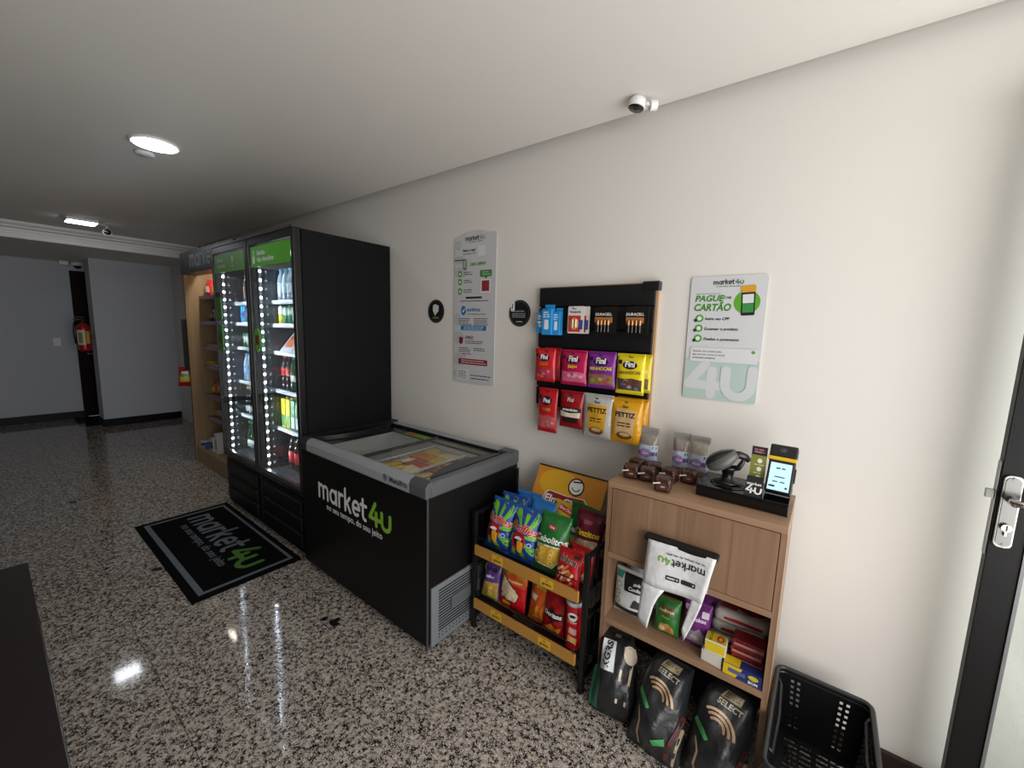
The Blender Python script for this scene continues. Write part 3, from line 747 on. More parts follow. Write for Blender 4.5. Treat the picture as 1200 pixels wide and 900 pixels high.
# wire baskets and frozen goods inside
def wire_basket(x0, x1, label):
    t = thing('wire_basket', label, 'basket', (0, 0, 0), group='white wire baskets in the freezer')
    WM = mat('#dadcd8', .4); y0, y1, z0, z1 = iy0 + .02, iy1 - .02, .53, .79
    rim = [(x0, y0, z1), (x1, y0, z1), (x1, y1, z1), (x0, y1, z1)]
    MB().tube(rim, .0035, 6, True).tube([(x, y, z1 - .1) for x, y, z in rim], .0022, 5, True).tube([(x, y, z0) for x, y, z in rim], .0022, 5, True).build('rim_wire', WM, t)
    m = MB()
    for k in range(1, 12):
        x = x0 + (x1 - x0) * k / 12; m.tube([(x, y0, z1), (x, y0, z0), (x, y1, z0), (x, y1, z1)], .0017, 4)
    for k in range(1, 14):
        y = y0 + (y1 - y0) * k / 14; m.tube([(x0, y, z1), (x0, y, z0), (x1, y, z0), (x1, y, z1)], .0017, 4)
    m.build('mesh_wires', WM, t)
    xm_ = (x0 + x1) / 2
    MB().tube([(x0, y1 * .55 + y0 * .45, z1 - .01), (x1, y1 * .55 + y0 * .45, z1 - .01)], .0022, 5).build('divider', WM, t)
wire_basket(-1.77, -1.49, 'white wire basket at the right end of the freezer')
wire_basket(-2.08, -1.79, 'white wire basket in the middle of the freezer')
cols = ['#c9a93c', '#b5482f', '#d8c79a', '#c98a3a', '#a83a2c', '#d2b65a', '#c7743a', '#e0d2a8']
gi = 0
for bx, nm in ((-1.72, 'right'), (-2.03, 'middle')):
    for i in range(3):
        for j in range(5):
            for L_ in range(2):
                c = cols[(i * 3 + j * 5 + gi + L_ * 2) % 8]; gi += 1
                o = MB().prism(rect2(-.04, .04, 0, .014, .006)[0], -.05, .05, 1).build('ice_cream_bar', film(c), bevel=.002)
                o.location = (bx + i * .088, iy0 + .085 + j * .11, .735 + L_ * .028 + .004 * (j % 2)); o.rotation_euler = (R(random.uniform(-8, 8)), R(random.uniform(-10, 10)), R(random.uniform(-9, 9)))
                tag(o, '%s ice cream wrapper in the %s wire basket of the freezer' % (dict(zip(cols, ('mustard yellow', 'brick red', 'pale cream', 'amber', 'dark red', 'straw yellow', 'orange', 'ivory')))[c], nm), 'ice cream', 'wrapped ice cream in the freezer')
for j in range(4):
    o = B(-.08, .08, -.06, .06, 0, .05).build('frozen_food_box', mat(['#8f2a26', '#6b1f20', '#a2332c', '#c9b48a'][j], .4), loc=(-2.2, iy0 + .1 + j * .135, .3005), bevel=.003)
    tag(o, ['dark red frozen food box at the front of the freezer bottom', 'deep red frozen food box second from the freezer front', 'bright red frozen food box third from the freezer front', 'beige frozen food box at the freezer back'][j], 'box', 'frozen boxes on the freezer floor')

# ================================================================== bags
def bag_fn(w, h, d, seal=.045, sq=2.2):
    def t(x, z):
        u = min(1, abs(x) / (w / 2)); v = (z / h)
        a = min(1, max(0, (v * h - seal * .5) / (h * .30))); b = min(1, max(0, (h - seal - v * h) / (h * .34)))
        e = math.sin(a * PI / 2) * math.sin(b * PI / 2)
        return d / 2 * max(0, 1 - u ** sq) ** .62 * e ** .75
    return t
def bag(name, w, h, d, m, label, cat='snack bag', loc=(0, 0, 0), rot=(0, 0, 0), group=None, seal=.02, seed=1, crimp=None, nx=12, nz=16, wr=.0035, pinch=.04):
    """a filled pillow bag standing on its bottom seal, front towards -y; returns (object, front surface)"""
    rnd = random.Random(seed); t = bag_fn(w, h, d, seal)
    ph = [rnd.uniform(0, 6.28) for _ in range(6)]
    def wob(x, z):
        return wr * (math.sin(x / w * 9 + z / h * 5 + ph[0]) + .7 * math.sin(x / w * 17 - z / h * 11 + ph[1])) * min(1, t(x, z) / (d * .12 + 1e-6))
    def front(x, z): return -t(x, z) - wob(x, z) * .5 - .0012
    def sx(z): return 1 - pinch * math.sin(min(1, max(0, z / h)) * PI)
    mb = MB()
    def P(i, j, side):
        x = (-.5 + i / nx) * w; z = h * j / nz
        y = front(x, z) if side else t(x, z) * .8 + .0012
        return (x * sx(z), y, z)
    v = []; f = []; W_ = nx + 1
    for sd in (1, 0):
        for j in range(nz + 1):
            for i in range(W_): v.append(P(i, j, sd))
    K = W_ * (nz + 1)
    for j in range(nz):
        for i in range(nx):
            a = j * W_ + i; f.append((a, a + 1, a + W_ + 1, a + W_)); f.append((K + a, K + a + W_, K + a + W_ + 1, K + a + 1))
    for j in range(nz):
        a = j * W_; f.append((a, a + W_, K + a + W_, K + a)); a = j * W_ + nx; f.append((a, K + a, K + a + W_, a + W_))
    for i in range(nx):
        f.append((i, K + i, K + i + 1, i + 1)); a = nz * W_ + i; f.append((a, a + 1, K + a + 1, K + a))
    mb.add(v, f)
    o = mb.build(name, m, smooth=True, loc=loc, rot=rot); tag(o, label, cat, group)
    surf = lambda x, z: front(x / sx(z), z)
    if crimp is not None:
        for z0, z1 in ((.002, seal * .8), (h - seal * .85, h - .001)):
            c = MB(); n = 26
            for i in range(n):
                xa = -w / 2 + w * i / n; xb = xa + w / n * .55
                c.add([(xa * .985, -.0032, z0), (xb * .985, -.0032, z0), (xb * .985, -.0032, z1), (xa * .985, -.0032, z1)], [(0, 1, 2, 3)])
            cr = c.build('crimped_seal', crimp, o); cr['kind'] = 'stuff'
    return o, surf
def pr(o, surf, name, art, c, eps=.0010, rough=.4, label=None):
    return decal(name, art, c if not isinstance(c, (str, tuple)) else mat(c, rough), o, surf=surf, eps=eps, label=label)

# ================================================================== snack rack
RX0, RX1 = -1.375, -.722
rk = thing('snack_rack', 'black metal two tier snack rack with yellow price strips', 'rack', (0, 0, 0))
BM = mat('#0d0d0e', .4)
for x in (RX0, RX1):
    for y in (1.515, 1.86):
        MB().box(x - .012, x + .012, y - .012, y + .012, .012, .655 if y < 1.6 else .80).build('post', BM, rk, bevel=.002)
        MB().cyl((x, y, 0), (x, y, .014), .016).build('foot', BM, rk)
    for z in (.643, .35, .06): B(x - .008, x + .008, 1.527, 1.848, z - .008, z + .008).build('side_bar', BM, rk)
    m = MB()
    for k in range(1, 7): m.tube([(x, 1.52 + k * .05, .06), (x, 1.52 + k * .05, .64)], .0025, 5)
    m.build('side_wires', BM, rk)
for zs, zt in ((.462, .492), (.162, .192)):
    s = B(RX0 + .012, RX1 - .012, 1.49, 1.84, zs - .012, zs).build('shelf', BM, rk)
    B(RX0 + .03, RX1 - .02, 1.478, 1.49, zt - .052, zt).build('price_strip', mat('#b5823a', .4), s, bevel=.001)
    for x in (-1.19, -.90):
        decal('strip_label', rect2(x - .035, x + .035, zt - .046, zt - .004), mat('#d9ac2e', .45), s, y=1.478)
        decal('strip_lettering', text2('gosto', .02, .03, sx=1.1, at=(x, zt - .036)), mat('#5a3a12', .5), s, y=1.478, eps=.0012)
        decal('strip_lettering', text2('DE', .012, .02, at=(x, zt - .018)), mat('#5a3a12', .5), s, y=1.478, eps=.0012)
    MB().tube([(RX0 + .03, 1.482, zs), (RX0 + .03, 1.482, zs + .075), (RX1 - .03, 1.482, zs + .075), (RX1 - .03, 1.482, zs)], .003, 6).build('guard_wire', BM, s)
# header board leaning at the back of the rack
B(RX0 + .012, RX1 - .012, 1.80, 1.812, .64, .665).build('back_rail', BM, rk)
th = math.atan2(.08, .157)
sb = thing('advertising_board', 'orange advertising board with red logo standing behind the snack bags', 'sign', (-1.015, 1.72, .545), (-th, 0, 0))
B(-.205, .205, 0, .012, .12, .352).build('board', mat('#d38b25', .45, var=.05, scale=8), sb)
MB().box(-.207, .207, -.002, .014, .346, .354).build('top_edge', BLACK, sb)
decal('yellow_oval', ell2(-.06, .27, .12, .075, 30), mat('#dba722', .45), sb, y=0, eps=.0006)  # yellower oval on the orange board
y0 = .188
ba = [(-.125, y0 - .03), (-.11, y0 - .045), (0, y0 - .05), (.11, y0 - .045), (.125, y0 - .03), (.12, y0 + .02), (.1, y0 + .036), (0, y0 + .03), (-.1, y0 + .036), (-.12, y0 + .02)]
decal('logo_border', star2([(x * 1.06, y0 + (z - y0) * 1.14) for x, z in ba], 1), mat('#e9dcc8', .4), sb, y=0, eps=.001)
decal('logo_banner', star2(ba, 1), mat('#8e1c22', .4), sb, y=0, eps=.0014)
decal('lettering', text2('ElmaChips', .058, .03, .12, at=(0, y0 - .022)), WHITE, sb, y=0, eps=.0019)
decal('emblem', ell2(.045, y0 + .090, .047), mat('#16161a', .4), sb, y=0, eps=.0014)
decal('emblem', ell2(.045, y0 + .090, .039), WHITE, sb, y=0, eps=.0019)
decal('emblem', join2(ring2(.045, y0 + .093, .022, .027, 12, R(200), R(340)), stroke2([[(.025, y0 + .113), (.07, y0 + .120)]], .008)), mat('#16161a', .4), sb, y=0, eps=.0023)

# ---- bags of crisps
def swirl(o, sf, w, h, ca):
    art = []
    for k in range(9):
        a = k * 2 * PI / 9 + .2; b = a + .34; pts = []
        for i in range(9):
            u = .18 + .82 * i / 8
            pts.append((a + u * .5, b + u * .5, u))
        v = []; f = []
        for a_, b_, u in pts:
            for q in (a_, (a_ + b_) / 2, b_):
                v.append((max(-w * .475, min(w * .475, u * w * .62 * math.cos(q))), max(.012, min(h - .012, h * .5 + u * h * .54 * math.sin(q)))))
        for i in range(8):
            for j in range(2): f.append((i * 3 + j, i * 3 + j + 1, i * 3 + j + 4, i * 3 + j + 3))
        art.append((v, f))
    pr(o, sf, 'ray_print', join2(*art), ca, .0009)
def lips(o, sf, cx, cz, s):
    pr(o, sf, 'lips_print', xf2(star2([(-1, .15), (-.75, .65), (-.3, .95), (0, .82), (.35, 1), (.8, .7), (1, .1), (.9, -.5), (.4, -1.05), (-.15, -1.15), (-.7, -.8)], 4), s, (cx, cz)), '#b51226', .0016)
    pr(o, sf, 'mouth_print', xf2(star2([(-.72, .1), (-.4, .45), (.1, .55), (.62, .4), (.75, 0), (.5, -.55), (0, -.75), (-.5, -.5)], 4), s, (cx, cz)), '#2a0b2e', .0021)
    pr(o, sf, 'teeth_print', xf2(star2([(-.6, .16), (-.3, .42), (.15, .5), (.58, .36), (.5, .12), (0, .1)], 3), s, (cx, cz)), '#ece6e2', .0026)
    pr(o, sf, 'chip_print', xf2(star2([(-.1, -.05), (.35, .1), (.72, -.1), (.78, -.7), (.6, -1.25), (.25, -1.35), (-.02, -1.0)], 4), s, (cx, cz)), '#e8a52a', .0028)
def ruffles(x, y, z, rot, label, seed, front=True):
    o, sf = bag('snack_bag', .165, .262, .085, film('#1d3f92'), label, loc=(x, y, z), rot=rot, seed=seed, crimp=mat('#2f62b8', .3), group='bags on the top shelf of the snack rack')
    if front:
        swirl(o, sf, .165, .262, mat('#69b52e', .35))
        lips(o, sf, -.012, .098, .042)
        pr(o, sf, 'lettering', text2('Ruffles', .055, .045, .25, at=(.002, .142), rot=-.1), '#f0dcd8', .0022)
        pr(o, sf, 'lettering', text2('Ruffles', .055, .02, .25, at=(.002, .142), rot=-.1), '#c51a2e', .0028)
        pr(o, sf, 'badge', ell2(.05, .09, .014), '#2a4ea0', .0024); pr(o, sf, 'badge', ring2(.05, .09, .008, .011), '#cfd6e6', .003)
    return o
lean = R(-17)
ruffles(-1.265, 1.555, .464, (lean, 0, R(-3)), 'blue and green crisps bag with lips print, leftmost on the rack', 3)
ruffles(-1.105, 1.555, .464, (lean, 0, R(2)), 'blue and green crisps bag with lips print, second from the left', 5)
ruffles(-1.255, 1.652, .464, (R(-13), 0, R(4)), 'blue and green crisps bag in the middle row behind the leftmost bag', 8)
for k, (x, c, lb) in enumerate(((-1.215, '#1f6fc2', 'bright blue crisps bag at the back left of the rack'), (-1.10, '#2a7fd0', 'bright blue crisps bag behind the second lips bag'))):
    o, sf = bag('snack_bag', .16, .26, .075, film(c), lb, loc=(x, 1.742 - .04 * k, .464), rot=(R(-10), 0, R(3 - 6 * k)), seed=20 + k, crimp=mat('#4a97dd', .3), group='bags on the top shelf of the snack rack', wr=.007)
def onion(x, y, z, rot, label, seed):
    o, sf = bag('snack_bag', .165, .275, .075, film('#1f6a2b'), label, loc=(x, y, z), rot=rot, seed=seed, crimp=mat('#2c7d38', .3), group='bags on the top shelf of the snack rack')
    pr(o, sf, 'window_border', star2([(-.062, .035), (.03, .028), (.068, .07), (.072, .135), (-.068, .125)], 5), '#e6ddc8', .0012)
    pr(o, sf, 'chips_print', star2([(-.056, .04), (.028, .034), (.061, .073), (.065, .128), (-.062, .119)], 5), mat('#cfa638', .5, var=.35, scale=70), .0017)
    rr = random.Random(seed)
    for k in range(9):
        pr(o, sf, 'ring_print', xf2(ring2(0, 0, .009, .016, 14), 1, (-.03 + .028 * (k % 3) + rr.uniform(-.006, .006), .052 + .026 * (k // 3) + rr.uniform(-.004, .004)), rr.uniform(0, 3), .75), ['#dfb94a', '#c99a2c', '#e6c868'][k % 3], .0021 + .00012 * k)
    pr(o, sf, 'emblem', ell2(-.06, .07, .022, .034), '#16161a', .0022); pr(o, sf, 'emblem', ell2(-.06, .07, .016, .026), '#e8e8e6', .0027); pr(o, sf, 'emblem', ring2(-.06, .07, .007, .01), '#16161a', .0032)
    pr(o, sf, 'lettering', text2('Cebolitos', .042, .03, .2, at=(.0, .142), rot=.03), '#f2f2ee', .0022)
    pr(o, sf, 'logo_banner', star2([(-.024, .205), (.02, .202), (.024, .222), (-.02, .225)], 2), '#a3293a', .002)
    pr(o, sf, 'lettering', text2('Elma', .015, .02, at=(0, .209)), '#f2e8e4', .0026)
    pr(o, sf, 'lettering', text2('sabor cebola', .012, .0, at=(0, .016)), '#c9704a', .002)
    return o
onion(-.950, 1.555, .464, (lean, 0, R(1)), 'green onion rings bag with white lettering at the front of the rack', 11)
onion(-.875, 1.73, .464, (R(-7), R(4), R(-4)), 'green onion rings bag standing behind the front one', 12).scale = (1.08, 1, 1.06)
o, sf = bag('snack_bag', .15, .265, .07, film('#c7a52c'), 'yellow snack bag with red logo at the back middle of the rack', loc=(-1.0, 1.757, .464), rot=(R(-6), R(5), 0), seed=14, crimp=mat('#d8bb48', .3), group='bags on the top shelf of the snack rack')
pr(o, sf, 'logo_banner', star2([(-.045, .222), (.04, .21), (.045, .236), (-.04, .248)], 3), '#b02a22', .0016); pr(o, sf, 'lettering', text2('Elma Chips', .018, .02, at=(0, .225), rot=-.12), '#f0e2d8', .0024)
o, sf = bag('snack_bag', .145, .30, .07, film('#5d1526'), 'dark maroon snack bag with yellow lettering at the right of the rack', loc=(-.812, 1.658, .464), rot=(R(-11), 0, R(-2)), seed=15, crimp=mat('#6d2032', .3), group='bags on the top shelf of the snack rack', wr=.006)
pr(o, sf, 'lettering', text2('Cinzitos', .038, .035, .15, at=(0, .185)), '#d8bf2a', .002)
pr(o, sf, 'window_border', star2([(-.055, .08), (.055, .07), (.06, .17), (-.058, .165)], 4), mat('#b8a888', .5, var=.3, scale=60), .0016)
pr(o, sf, 'logo_banner', star2([(-.02, .238), (.02, .238), (.022, .256), (-.022, .256)], 2), '#a3394a', .0018)
def bacon(x, y, z, rot, label, seed):
    o, sf = bag('snack_bag', .125, .165, .055, film('#b8161d'), label, loc=(x, y, z), rot=rot, seed=seed, crimp=mat('#c82a2c', .3), group='bags on the top shelf of the snack rack')
    for k in range(9):
        rr = random.Random(seed * 31 + k); cx, cz = rr.uniform(-.045, .045), .018 + .0085 * k; a = rr.uniform(.5, 1.1)
        pr(o, sf, 'stick_print', xf2(star2([(-.02, -.005), (.02, -.006), (.021, .005), (-.02, .006)], 1), 1, (cx, cz), a), ['#d9a878', '#e6c7a0', '#c7653f'][k % 3], .0014 + k * .0002)
    pr(o, sf, 'lettering', text2('bicen', .04, .03, .1, at=(0, .108), rot=-.06), '#f4efe8', .0036); pr(o, sf, 'lettering', text2('bicen', .04, .012, .1, at=(0, .108), rot=-.06), '#231a1a', .0042)
    pr(o, sf, 'badge', rect2(.02, .05, .134, .146), '#231a1a', .002)
bacon(-.825, 1.52, .464, (R(-14), 0, R(-3)), 'red bacon snack bag at the front right of the rack', 16)
bacon(-.80, 1.592, .464, (R(-8), 0, R(-6)), 'red bacon snack bag tucked behind the right rack post', 17)
# lower shelf
G3 = 'snacks on the lower shelf of the snack rack'
o, sf = bag('snack_bag', .115, .225, .06, film('#5b3a86'), 'purple and yellow pretzel snack bag at the lower left of the rack', loc=(-1.30, 1.56, .164), rot=(R(-12), 0, R(3)), seed=21, crimp=mat('#6d4a98', .3), group=G3)
pr(o, sf, 'window_border', star2([(-.05, .03), (.05, .02), (.05, .105), (-.05, .095)], 4), mat('#b89445', .5, var=.35, scale=80), .0014)
pr(o, sf, 'foot_print', star2([(-.055, .01), (.05, .005), (.05, .03), (-.054, .05)], 2), '#a9b02a', .0018)
pr(o, sf, 'lettering', join2(rect2(-.05, .05, .152, .18, .006)), '#d8cf2a', .0016)
for k in range(8):
    pr(o, sf, 'pretzel_print', xf2(ring2(0, 0, .005, .010, 12), 1, (-.033 + .022 * (k % 4), .045 + .028 * (k // 4) + .006 * (k % 2)), .3 * k, .8), ['#d8b25c', '#b8863a'][k % 2], .0022 + .0001 * k)
pr(o, sf, 'lettering', text2('Torcida', .028, .03, .1, at=(0, .157)), '#2a2a1a', .0022)
pr(o, sf, 'lettering', text2('sabor', .022, .02, .1, at=(0, .122)), '#efe9f2', .0022)
o, sf = bag('snack_bag', .165, .255, .055, film('#b8141c'), 'red and gold peanut bag on the lower rack shelf', loc=(-1.16, 1.565, .164), rot=(R(-9), 0, R(1)), seed=22, crimp=mat('#b98f2a', .3), group=G3)
pr(o, sf, 'gold_field', star2([(-.076, .155), (.078, .15), (.079, .236), (-.078, .236)], 5), '#b58a26', .0012)
pr(o, sf, 'flame_field', star2([(-.03, .15), (.074, .135), (.076, .175), (.0, .195), (-.05, .18)], 3), '#c8501f', .0016)
pr(o, sf, 'nuts_border', star2([(-.07, .09), (-.02, .05), (.04, .058), (.055, .1), (.02, .13), (-.02, .16), (-.055, .185), (-.068, .15)], 5), '#7d1a14', .002)
pr(o, sf, 'nuts_print', star2([(-.064, .092), (-.02, .057), (.036, .064), (.048, .098), (.016, .124), (-.024, .153), (-.052, .176), (-.062, .148)], 5), mat('#d9c9a8', .5, var=.3, scale=65), .0025)
rr = random.Random(5)
for k in range(16):
    nx_, nz_ = -.05 + .018 * (k % 5) + rr.uniform(-.003, .003), .07 + .022 * (k // 5) + .003 * (k % 2)
    if nx_ > .036 or (k // 5 == 3 and nx_ > -.03): nx_ = rr.uniform(-.05, -.02)
    pr(o, sf, 'nut_print', xf2(ell2(0, 0, .0105, .0075, 12, 2), 1, (nx_, nz_), rr.uniform(0, 3)), ['#e3d5b6', '#cdb98f', '#d9c8a2'][k % 3], .0029 + .00012 * k)
pr(o, sf, 'lettering', text2('Casarell', .038, .03, .05, at=(0, .205)), '#2a1a10', .0022)
pr(o, sf, 'lettering', text2('Amendoim', .018, .02, at=(.02, .155)), '#f0dcae', .0028)
pr(o, sf, 'badge', rect2(-.05, .0, .026, .046, .003), '#d8a52a', .002)
o, sf = bag('snack_bag', .125, .235, .05, film('#c0531c'), 'orange cheese snack bag in the middle of the lower rack shelf', loc=(-1.005, 1.58, .164), rot=(R(-9), 0, R(-2)), seed=23, crimp=mat('#cc6a2c', .3), group=G3)
pr(o, sf, 'lettering', text2('Cheetos', .034, .045, .1, at=(0, .175), rot=-.06), '#1c1410', .0018); pr(o, sf, 'lettering', text2('Cheetos', .034, .012, .1, at=(0, .175), rot=-.06), '#e8b63a', .0024)
for k, (cx, cz, a) in enumerate(((-.03, .05, .9), (.0, .07, 1.4), (.03, .05, 2.0), (-.01, .035, .3), (.035, .09, 1.1))):
    pr(o, sf, 'puff_print', xf2(star2([(-.024, -.006), (0, -.009), (.024, -.006), (.025, .006), (0, .009), (-.024, .007)], 2), 1, (cx, cz), a), '#d98a2c' if k % 2 else '#cf7420', .0018 + .0003 * k)
pr(o, sf, 'badge', star2([(-.05, .125), (-.01, .11), (.0, .14), (-.045, .15)], 2), '#d8c8b0', .0018)
o, sf = bag('snack_bag', .125, .205, .055, film('#9c1119'), 'red tortilla chips bag beside the red tube on the lower shelf', loc=(-.905, 1.56, .164), rot=(R(-8), 0, R(-3)), seed=24, crimp=mat('#a82228', .3), group=G3)
pr(o, sf, 'logo_shape', star2([(-.05, .088), (.0, .075), (.0, .06), (.02, .08), (.052, .088), (.05, .12), (.02, .118), (-.005, .145), (-.015, .118), (-.05, .12)], 2), '#17100f', .0016)
pr(o, sf, 'lettering', text2('Doritos', .03, .035, .1, at=(0, .094)), '#f3f0ec', .0022)
pr(o, sf, 'chips_print', star2([(-.045, .025), (.0, .012), (.03, .03), (.0, .06)], 2), '#cf8f36', .0018); pr(o, sf, 'chips_print', star2([(.0, .035), (.04, .02), (.05, .055)], 2), '#c47f2c', .0022)
o, sf = bag('snack_bag', .13, .24, .05, film('#6b1018'), 'dark red snack bag behind the tortilla chips bag', loc=(-.885, 1.66, .164), rot=(R(-6), 0, 0), seed=25, crimp=mat('#7a1a20', .3), group=G3)
pt = thing('chips_tube', 'red cardboard chips tube with clear lid at the lower right of the rack', 'chips tube', (-.795, 1.56, .163), (0, 0, 0))
MB().lathe([(.037, 0), (.038, .004), (.038, .222), (.037, .225)], 28).build('tube_body', mat('#b5121c', .3), pt, smooth=True)
MB().lathe([(.0385, 0), (.0392, .003), (.0392, .008)], 28).build('base_rim', STEEL, pt)
MB().lathe([(.0395, .214), (.0402, .218), (.0402, .232), (.037, .234), (.034, .231)], 28).build('lid', mat('#b7bcc0', .2), pt, smooth=True)
def cyl_decal(name, art, m, par, r, a0=-PI / 2 + .25):
    v = [((r + .0002) * math.cos(a0 + x / r), (r + .0002) * math.sin(a0 + x / r), z) for x, z, *_ in art[0]]
    mb = MB(); mb.add(v, art[1]); return mb.build(name, m, par, fix=False)
cyl_decal('logo_shape', ell2(.0, .165, .024, .02, 24, 3), WHITE, pt, .0384)
cyl_decal('logo_shape', star2([(-.016, .168), (-.006, .158), (0, .163), (.006, .158), (.016, .168), (.006, .175), (-.006, .175)], 2), mat('#16110f', .4), pt, .0388)
cyl_decal('lettering', text2('Pringles', .014, .02, at=(0, .135)), mat('#e9d9b0', .4), pt, .0388)
cyl_decal('chips_print', star2([(-.024, .04), (.02, .03), (.026, .06), (-.018, .075)], 3), mat('#d8a860', .5), pt, .0384)
cyl_decal('chips_print', star2([(-.018, .085), (.02, .078), (.022, .105), (-.012, .115)], 3), mat('#cfa8a0', .5), pt, .0386)
cyl_decal('side_strip', rect2(-.058, -.046, .01, .21), mat('#d9d4cc', .5), pt, .0384)
o = B(-.055, .055, -.02, .02, 0, .045).build('display_box', mat('#0e0e10', .5), loc=(-1.045, 1.515, .163), rot=(0, 0, 0), bevel=.002)
tag(o, 'empty black display tray at the front of the lower rack shelf', 'tray')

# ================================================================== wall display panel with hanging packs
wd = thing('wall_display', 'black slatted display panel with wooden edge on the wall', 'display panel', (0, 0, 0))
DX0, DX1 = -1.29, -.655
B(DX0 - .004, DX1 + .010, 1.932, 1.949, 1.16, 1.838).build('back_board', wood('#a98763', '#c3a27c', 2), wd)
B(DX0 + .002, DX1 - .002, 1.928, 1.932, 1.192, 1.83).build('groove_sheet', mat('#060607', .6), wd)
for z0, z1 in ((1.732, 1.832), (1.618, 1.724), (1.512, 1.61), (1.296, 1.504), (1.19, 1.288)):
    B(DX0, DX1, 1.912, 1.93, z0, z1).build('slat', mat('#0c0c0e', .5), wd, bevel=.002)
B(DX1 - .06, DX1 + .018, 1.908, 1.95, 1.80, 1.842).build('corner_piece', mat('#15161a', .35), wd, bevel=.004)
def hook(x, z):
    MB().tube([(x, 1.912, z), (x, 1.84, z), (x, 1.83, z + .008)], .0022, 6).tube([(x - .012, 1.911, z), (x + .012, 1.911, z)], .003, 6).build('hook', BM, wd)
for x in (-1.20, -1.035, -.87, -.708): hook(x, 1.715)
for x in (-1.19, -1.03, -.877, -.722): hook(x, 1.49)
for x in (-1.175, -1.03, -.88, -.73): hook(x, 1.275)
def hang(name, x0, x1, z0, z1, d, m, label, cat, y=1.885, rot=(0, 0, 0), seed=1, crimp=None, group=None, nz=14):
    o, sf = bag(name, x1 - x0, z1 - z0, d, m, label, cat, loc=((x0 + x1) / 2, y, z0), rot=rot, seed=seed, crimp=crimp, group=group, seal=.016, nx=10, nz=nz, wr=.002, pinch=.015)
    return o, sf, x1 - x0, z1 - z0
# light-bulb boxes
GB = 'blue light bulb packs on the wall display'
for k, (x0, x1, z0, z1, y, lb) in enumerate(((-1.278, -1.215, 1.59, 1.713, 1.89, 'blue light bulb pack, leftmost on the wall display'), (-1.232, -1.172, 1.58, 1.74, 1.872, 'taller blue light bulb pack in the middle of the three'), (-1.172, -1.130, 1.58, 1.723, 1.885, 'blue light bulb pack, rightmost of the three'))):
    t = thing('light_bulb_pack', lb, 'light bulb pack', ((x0 + x1) / 2, y, z0), group=GB); w = x1 - x0; h = z1 - z0
    B(-w / 2, w / 2, -.018, .018, 0, h * .86).build('box', mat('#2a8fd0', .4), t, bevel=.002)
    B(-w / 2, w / 2, .012, .015, h * .86, h).build('hang_tab', mat('#2a8fd0', .4), t)
    if k == 0:
        decal('bulb_print', join2(ell2(-.006, h * .55, .017, .024), rect2(-.014, .002, h * .25, h * .4)), mat('#e9ebe8', .4), t, y=-.018)
    else: decal('bulb_print', join2(rect2(-w * .22, w * .22, h * .18, h * .5, .004)), mat('#dfe8ee', .4), t, y=-.018)
    decal('lettering', lines2(-w * .35, w * .35, h * .74, 3, .012, .006), mat('#cfe3f2', .4), t, y=-.018)
# battery cards
for k, (x0, x1, lb) in enumerate(((-1.08, -.988, 'white and red battery pack on the wall display'), (-1.062, -.968, 'white and red battery pack hanging behind the front one'))):
    t = thing('battery_pack', lb, 'battery pack', ((x0 + x1) / 2, 1.868 + .022 * k, 1.592), group='battery packs on the wall display'); w = x1 - x0; h = .137
    MB().prism(rect2(-w / 2, w / 2, 0, h, .006)[0], 0, .002, 1).build('card', mat('#ddd6d2', .4), t)
    decal('red_field', rect2(-w * .46, w * .3, h * .06, h * .66), mat('#c23a2c', .4), t); decal('gold_field', ell2(-.008, h * .36, .026, .03), mat('#d9a07a', .4), t, eps=.0013)
    decal('blue_field', rect2(w * .18, w * .44, h * .15, h * .5), mat('#3b4f8a', .4), t, eps=.0016)
    if k == 0: decal('lettering', text2('Panasonic', .0165, .02, at=(-.004, h * .76)), mat('#26324e', .4), t)
    for i in range(2): MB().cyl((-.014 + i * .017, -.006, h * .22), (-.014 + i * .017, -.006, h * .52), .0065, n=10).build('battery', mat('#d7b48a', .3, metal=.5), t)
for k, (x0, x1, y, lb) in enumerate(((-.928, -.812, 1.868, 'black and copper battery pack in the top row of the wall display'), (-.768, -.66, 1.868, 'black and copper battery pack at the right end of the top row'))):
    t = thing('battery_pack', lb, 'battery pack', ((x0 + x1) / 2, y, 1.593), group='battery packs on the wall display'); w = x1 - x0; h = .132
    MB().prism(rect2(-w / 2, w / 2, 0, h, .006)[0], 0, .002, 1).build('card', mat('#15130f', .4), t)
    decal('copper_field', rect2(-w * .5, w * .3, h * .42, h * .62), mat('#a8744a', .35), t)
    decal('lettering', text2('DURACELL', .0175, .025, at=(-w * .1, h * .68)), mat('#e8e4dc', .4), t, eps=.0016)
    for i in range(4):
        b = MB().cyl((-.038 + i * .018, -.007, h * .08), (-.038 + i * .018, -.007, h * .34), .0075, n=12).build('battery', mat('#111112', .3), t, smooth=False)
        MB().cyl((-.038 + i * .018, -.007, h * .34), (-.038 + i * .018, -.007, h * .5), .0076, n=12).build('battery_tip', mat('#b07a4a', .3, metal=.6), t)
